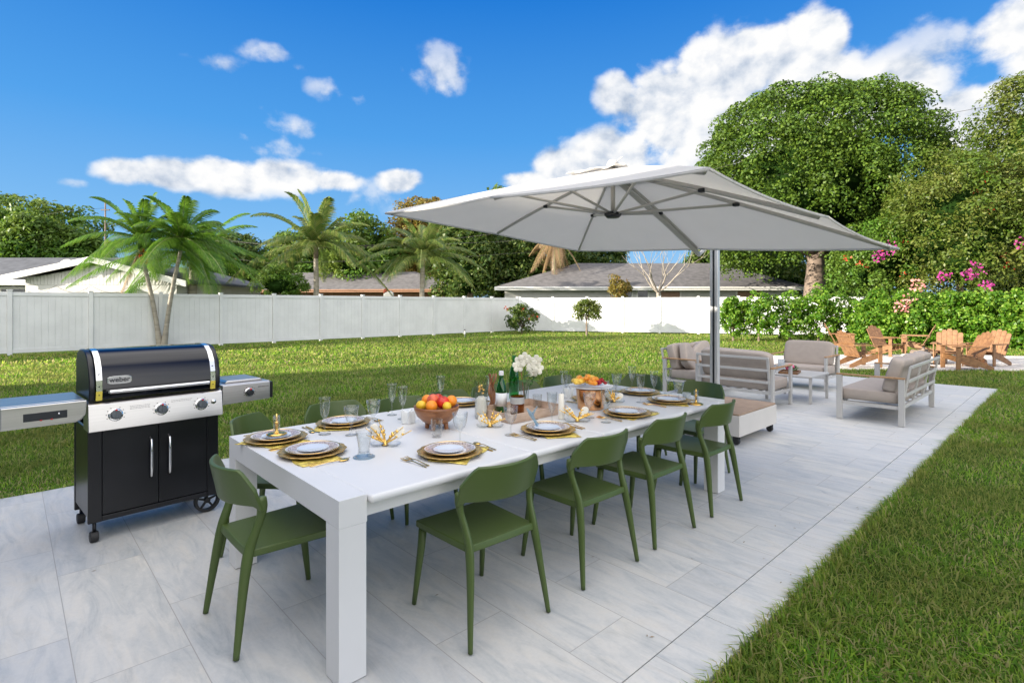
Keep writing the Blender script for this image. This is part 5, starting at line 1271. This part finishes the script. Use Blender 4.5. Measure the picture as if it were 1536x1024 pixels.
# --- bare tree
p = at(987, 446, 31.5); t = thing('bare_tree', 'leafless pale branched tree behind the back fence', 'tree', (p.x, p.y, 0))
b = MB(); rnd = random.Random(21); b.tube([(0, 0, 0), (0, 0, 1.2), (.02, 0, 2.3)], [.13, .11, .10], 10, caps=False)
for k in range(6):
    a = 2*PI*k/6+.2; branchy(b, Vector((0, 0, 2.25)), Vector((math.cos(a), math.sin(a), .85)), 1.25, .055, 3, rnd, .55, .12, 2)
b.build('trunk', M['bare'], t, smooth=True)

# ================= houses =========================================================
M['shingle'] = mat('grey_shingles', (.105, .10, .10), .9, var=.3, scale=3, bmp=.6, bscale=22)
M['shingled'] = mat('dark_shingles', (.07, .075, .085), .9, var=.3, scale=3, bmp=.6, bscale=22)
M['stucco'] = mat('white_stucco', (.52, .52, .50), .8, var=.05, scale=2, bmp=.3, bscale=60)
M['stuccog'] = mat('light_grey_stucco', (.50, .50, .48), .8, var=.05, scale=2, bmp=.3, bscale=60)
M['trim'] = mat('white_trim', (.64, .64, .62), .5, var=.03)
M['orangetrim'] = mat('orange_brown_trim', (.26, .13, .07), .6, var=.15)
M['shutter'] = mat('brown_blind', (.30, .18, .12), .6, var=.1)
M['winglass'] = mat('dark_window', (.04, .05, .06), .08, var=.3)
def frame_at(px, D, rot):            # local frame of a building: x to the viewer's right
    p = at(px, HOR, D); return (p.x, p.y, 0), YAW-PI/2+rot
# left: white gable house
loc, rz = frame_at(148, 27, 0)
h = thing('gabled_house', 'white house with a low gable and boarded front behind the left fence', 'house', loc, rz)
s = 27/FPX
AX, AZ = 0, EYE+70*s; EL, EZ = -125*s, EYE+45*s; ER = 135*s; EZR = EYE+36*s
b = MB(); b.prism([(EL+.5, 0), (ER-.6, 0), (ER-.6, EZR-.12), (AX, AZ-.35), (EL+.5, EZ-.2)], 0, 9); wl = b.build('wall', M['stucco'], h)
def roofslab(x0, z0, x1, z1, y0, y1, th=.12):
    b = MB(); b.hexa([(x0, y0, z0-th), (x1, y0, z1-th), (x1, y1, z1-th), (x0, y1, z0-th)], [(x0, y0, z0), (x1, y0, z1), (x1, y1, z1), (x0, y1, z0)]); return b
rf = roofslab(EL-.2, EZ-.08, AX, AZ, -.5, 9.3).build('roof', M['shingled'], h)
rf2 = roofslab(AX, AZ, ER+.2, EZR-.05, -.5, 9.3).build('roof', M['shingled'], h)
b = MB(); b.hexa([(EL-.2, -.58, EZ-.36), (AX, -.58, AZ-.26), (AX, -.52, AZ-.26), (EL-.2, -.52, EZ-.36)], [(EL-.2, -.58, EZ-.06), (AX, -.58, AZ+.03), (AX, -.52, AZ+.03), (EL-.2, -.52, EZ-.06)]); b.build('fascia', M['trim'], h)
b = MB(); b.hexa([(AX+.002, -.58, AZ-.26), (ER+.2, -.58, EZR-.32), (ER+.2, -.52, EZR-.32), (AX+.002, -.52, AZ-.26)], [(AX+.002, -.58, AZ+.03), (ER+.2, -.58, EZR-.02), (ER+.2, -.52, EZR-.02), (AX+.002, -.52, AZ+.03)]); b.build('fascia', M['trim'], h)
b = MB()
x = EL+.6
while x < ER-.9:
    zt = (AZ-.38 - (AX-x)*(AZ-EZ-.12)/(AX-EL)) if x < AX else AZ-.38-(x-AX)*(AZ-EZR-.05)/(ER-AX)
    if zt > 2.62: b.box(x, -.03, 2.55, x+.16, -.002, zt)
    x += .175
b.build('gable_boards', M['stucco'], h, bevel=.006, seg=1)
b = MB(); b.box(-.35, -.06, 2.95, .28, -.032, 3.5)
for k in range(6): b.box(-.3, -.085, 3.0+k*.08, .23, -.061, 3.04+k*.08)
b.build('gable_vent', M['trim'], h)
b = MB(); b.hexa([(-2.0, -.7, 2.15), (1.8, -.7, 2.15), (1.8, -.035, 2.35), (-2.0, -.035, 2.35)], [(-2.0, -.7, 2.2), (1.8, -.7, 2.2), (1.8, -.035, 2.45), (-2.0, -.035, 2.45)]); b.build('awning', M['alu'], h)
# wing running left with its roof facing us
b = MB(); b.box(-16, 2.2, 0, EL+.49, 9, 2.75); b.build('wing_wall', M['stucco'], h)
b = MB(); zt = EYE+76*s+.15
b.add([(-16, 1.4, 2.75), (EL+1.9, 1.4, 2.75), (AX, 5.2, zt), (-16, 5.2, zt), (-16, 1.4, 2.87), (EL+1.9, 1.4, 2.87), (AX, 5.2, zt+.12), (-16, 5.2, zt+.12)], [(0, 1, 2, 3), (4, 5, 6, 7), (0, 1, 5, 4), (1, 2, 6, 5), (2, 3, 7, 6), (3, 0, 4, 7)])
b.build('wing_roof', M['shingled'], h)
b = MB(); b.box(-16, 1.32, 2.6, EL+.2, 1.398, 2.86); b.build('gutter', M['trim'], h)
b = MB(); b.box(-6.9, 2.12, 1.3, -4.9, 2.198, 2.4); w_ = b.build('window', M['winglass'], h)
b = MB(); b.box(-7.0, 2.10, 2.4, -4.8, 2.19, 2.5); b.box(-7.0, 2.10, 1.2, -4.8, 2.19, 1.299); b.box(-7.0, 2.10, 1.3, -6.902, 2.19, 2.399); b.box(-4.898, 2.10, 1.3, -4.8, 2.19, 2.399); b.build('frame', M['trim'], w_)
b = MB(); b.lathe([(0, 0), (.12, .01), (.28, .08), (.33, .15), (.30, .15), (0, .05)], 24).xf(Matrix.Translation((-4.1, 3.0, 3.75)) @ Matrix.Rotation(1.0, 4, 'X')); b.tube([(-4.1, 3.0, 3.3), (-4.1, 3.0, 3.8)], .02, 6); b.build('satellite_dish', M['alu'], h, smooth=True)
# hanging string of bulbs on the gable wall
sl_ = thing('string_lights', 'sagging string of small unlit bulbs across the white gable wall', 'string lights', (loc[0], loc[1], 0), rz)
M['cable'] = mat('dark_cable', (.05, .045, .04), .6)
xs = [-3.6, -1.5, .2, 2.2, 3.6]; pts = []
for a_, b__ in zip(xs, xs[1:]):
    for i in range(8): u = i/8; pts.append((a_+(b__-a_)*u, -.75, 2.5-.35*4*u*(1-u)))
pts.append((3.6, -.75, 2.5)); b = MB(); b.tube(pts, .008, 5); b.build('wire', M['cable'], sl_)
b = MB()
for q in pts[::3]: b.squad((q[0], q[1], q[2]-.05), (.03, .03, .045), 1, 1, 6, 8)
b.build('bulbs', M['glass'], sl_, smooth=True)
# hip roofed houses
def hip_house(name, label, pxl, pxr, D, rot, eave_py, ridge_py, rl, rr_, depth, roofm, wallm, trimm, wins):
    loc, rz = frame_at((pxl+pxr)/2, D, rot); s = D/FPX; w = (pxr-pxl)*s/2; ez = EYE+(HOR-eave_py)*s; rzv = EYE+(HOR-ridge_py)*s*1.08
    h = thing(name, label, 'house', loc, rz)
    b = MB(); b.box(-w+.7, .7, 0, w-.7, depth-.7, ez-.12); b.build('wall', wallm, h)
    xl = (rl-(pxl+pxr)/2)*s; xr = (rr_-(pxl+pxr)/2)*s; y = depth/2
    b = MB(); b.add([(-w, 0, ez), (w, 0, ez), (w, depth, ez), (-w, depth, ez), (xl, y, rzv), (xr, y, rzv), (-w, 0, ez-.1), (w, 0, ez-.1), (w, depth, ez-.1), (-w, depth, ez-.1)],
                    [(0, 1, 5, 4), (1, 2, 5), (2, 3, 4, 5), (3, 0, 4), (6, 9, 8, 7), (0, 6, 7, 1), (1, 7, 8, 2), (2, 8, 9, 3), (3, 9, 6, 0)]); r_ = b.build('roof', roofm, h)
    b = MB(); b.box(-w-.02, -.10, ez-.26, w+.02, -.004, ez-.005); b.build('fascia', trimm, h, bevel=.02)
    b = MB(); b.box(-w+.2, -.17, ez-.12, w-.2, -.102, ez+.0); b.build('gutter', trimm, h, bevel=.02)
    for (a, c, z0, z1, mm) in wins:
        xa = (a-(pxl+pxr)/2)*s; xb = (c-(pxl+pxr)/2)*s
        b = MB(); b.box(xa, .66, z0, xb, .698, z1); wn = b.build('window', mm, h)
        b = MB(); b.box(xa-.12, .62, z0, xa-.001, .68, z1); b.box(xb+.001, .62, z0, xb+.12, .68, z1); b.box(xa-.12, .62, z1+.001, xb+.12, .68, z1+.1); b.build('frame', M['trim'], wn)
    return h
hip_house('hip_roof_house', 'long low house with a grey hip roof and white fascia behind the back fence', 742, 1215, 38, .0, 430, 391, 880, 1120, 11, M['shingle'], M['stuccog'], M['trim'],
          [(960, 975, 1.2, 2.55, M['winglass']), (995, 1024, 1.2, 2.5, M['shutter']), (1112, 1150, 1.2, 2.55, M['shutter']), (925, 950, 1.2, 2.5, M['winglass'])])
hip_house('brown_roof_house', 'low house with a brown roof and orange eaves behind the left fence', 300, 695, 46, -.12, 434, 407, 395, 600, 10, M['shingle'], M['orangetrim'], M['orangetrim'], [])
ve = thing('roof_vent', 'red and white cap peeping over the fence in front of the brown roof', 'vent', tuple(Vector((at(583, 440, 34).x, at(583, 440, 34).y, 0))), YAW-PI/2)
b = MB(); b.prism([(-.3, 0), (.3, 0), (.3, 2.3), (.12, 2.45), (-.3, 2.25)], -.15, .15); b.build('cap_body', M['trim'], ve, bevel=.02)
b = MB(); b.prism([(-.32, 2.27), (-.1, 2.4), (-.1, 2.62), (-.28, 2.5)], -.17, .17); b.build('red_cover', mat('terracotta_red', (.5, .1, .05), .6), ve, bevel=.02)

# our own house behind the viewer: it shades the patio
hs = thing('shading_house', 'white rendered house behind the viewpoint that shades the patio', 'house', (-2.6, 0, 0))
b = MB(); b.box(-9, -16, 0, 0, 15.4, 2.9); b.build('wall', M['stucco'], hs)
b = MB(); b.add([(.6, -16.5, 2.9), (.6, 16, 2.9), (-9.6, 16, 2.9), (-9.6, -16.5, 2.9), (-4.5, -12, 5.4), (-4.5, 12.2, 5.4)], [(0, 1, 5, 4), (1, 2, 5), (2, 3, 4, 5), (3, 0, 4), (0, 3, 2, 1)]); b.build('roof', M['shingle'], hs)

tree('added_shade_tree', 'unseen leafy tree added behind the white rendered house to shade the lounge seats', 'tree', (-13.2, 13.4), 7.4, (1.6, 1.7, 1.1), 110, .5, 50, .3, M['lf_mid'], trunk=(.25, 4), seed=77, flat=-.8, core=False)  # out of view, added so its crown keeps sun off the lounge armchair
# ================= poles and cables ===============================================
pz = at(158, 302, 44)
up_ = thing('utility_pole', 'weathered wooden utility pole rising behind the left gable', 'utility pole', (pz.x, pz.y, 0), YAW-PI/2)
b = MB(); b.tube([(0, 0, 0), (0, 0, pz.z)], [.08, .05], 10); b.build('pole', M['bark'], up_, smooth=True)
b = MB(); b.box(-.35, -.05, pz.z-.75, .35, .05, pz.z-.67); b.build('crossarm', M['bark'], up_, bevel=.01)
for nm, pp, lb in (('power_line', [(158, 335, 44), (430, 372, 42), (620, 366, 40), (900, 330, 34), (1030, 266, 30), (1240, 205, 28), (1480, 160, 26), (1700, 90, 24)], 'thin power line crossing high over the round tree'),
                   ('power_line', [(158, 350, 44), (500, 373, 42), (760, 362, 38), (1000, 305, 32), (1140, 268, 30), (1440, 215, 28), (1700, 160, 24)], 'lower thin power line crossing the middle of the round tree'),
                   ('power_line', [(158, 366, 44), (400, 394, 42), (620, 390, 40), (800, 378, 36)], 'lowest thin cable in front of the trees over the brown roof'),
                   ('power_line', [(-150, 352, 46), (0, 336, 46), (90, 318, 45), (158, 312, 44)], 'thin cable running from the left edge to the utility pole')):
    b = MB(); b.tube([at(*q) for q in pp], .010, 5); tag(b.build(nm, M['cable'], smooth=True), lb, 'cable', 'overhead cables')
# small lawn things
for px, py, lb in ((738, 497, 'thin white sprinkler riser on the lawn near the corner, left of the croton'), (697, 505, 'short white sprinkler riser farther left on the lawn')):
    p = gnd(px, py); t = thing('sprinkler', lb, 'sprinkler', (p.x, p.y, 0)); b = MB(); b.tube([(0, 0, -.03), (0, 0, .3)], .02, 8); b.build('riser', M['trim'], t, smooth=True)
    b = MB(); b.squad((0, 0, .33), (.04, .04, .03), .8, .8, 6, 10); b.build('head', M['dark'], t, smooth=True)
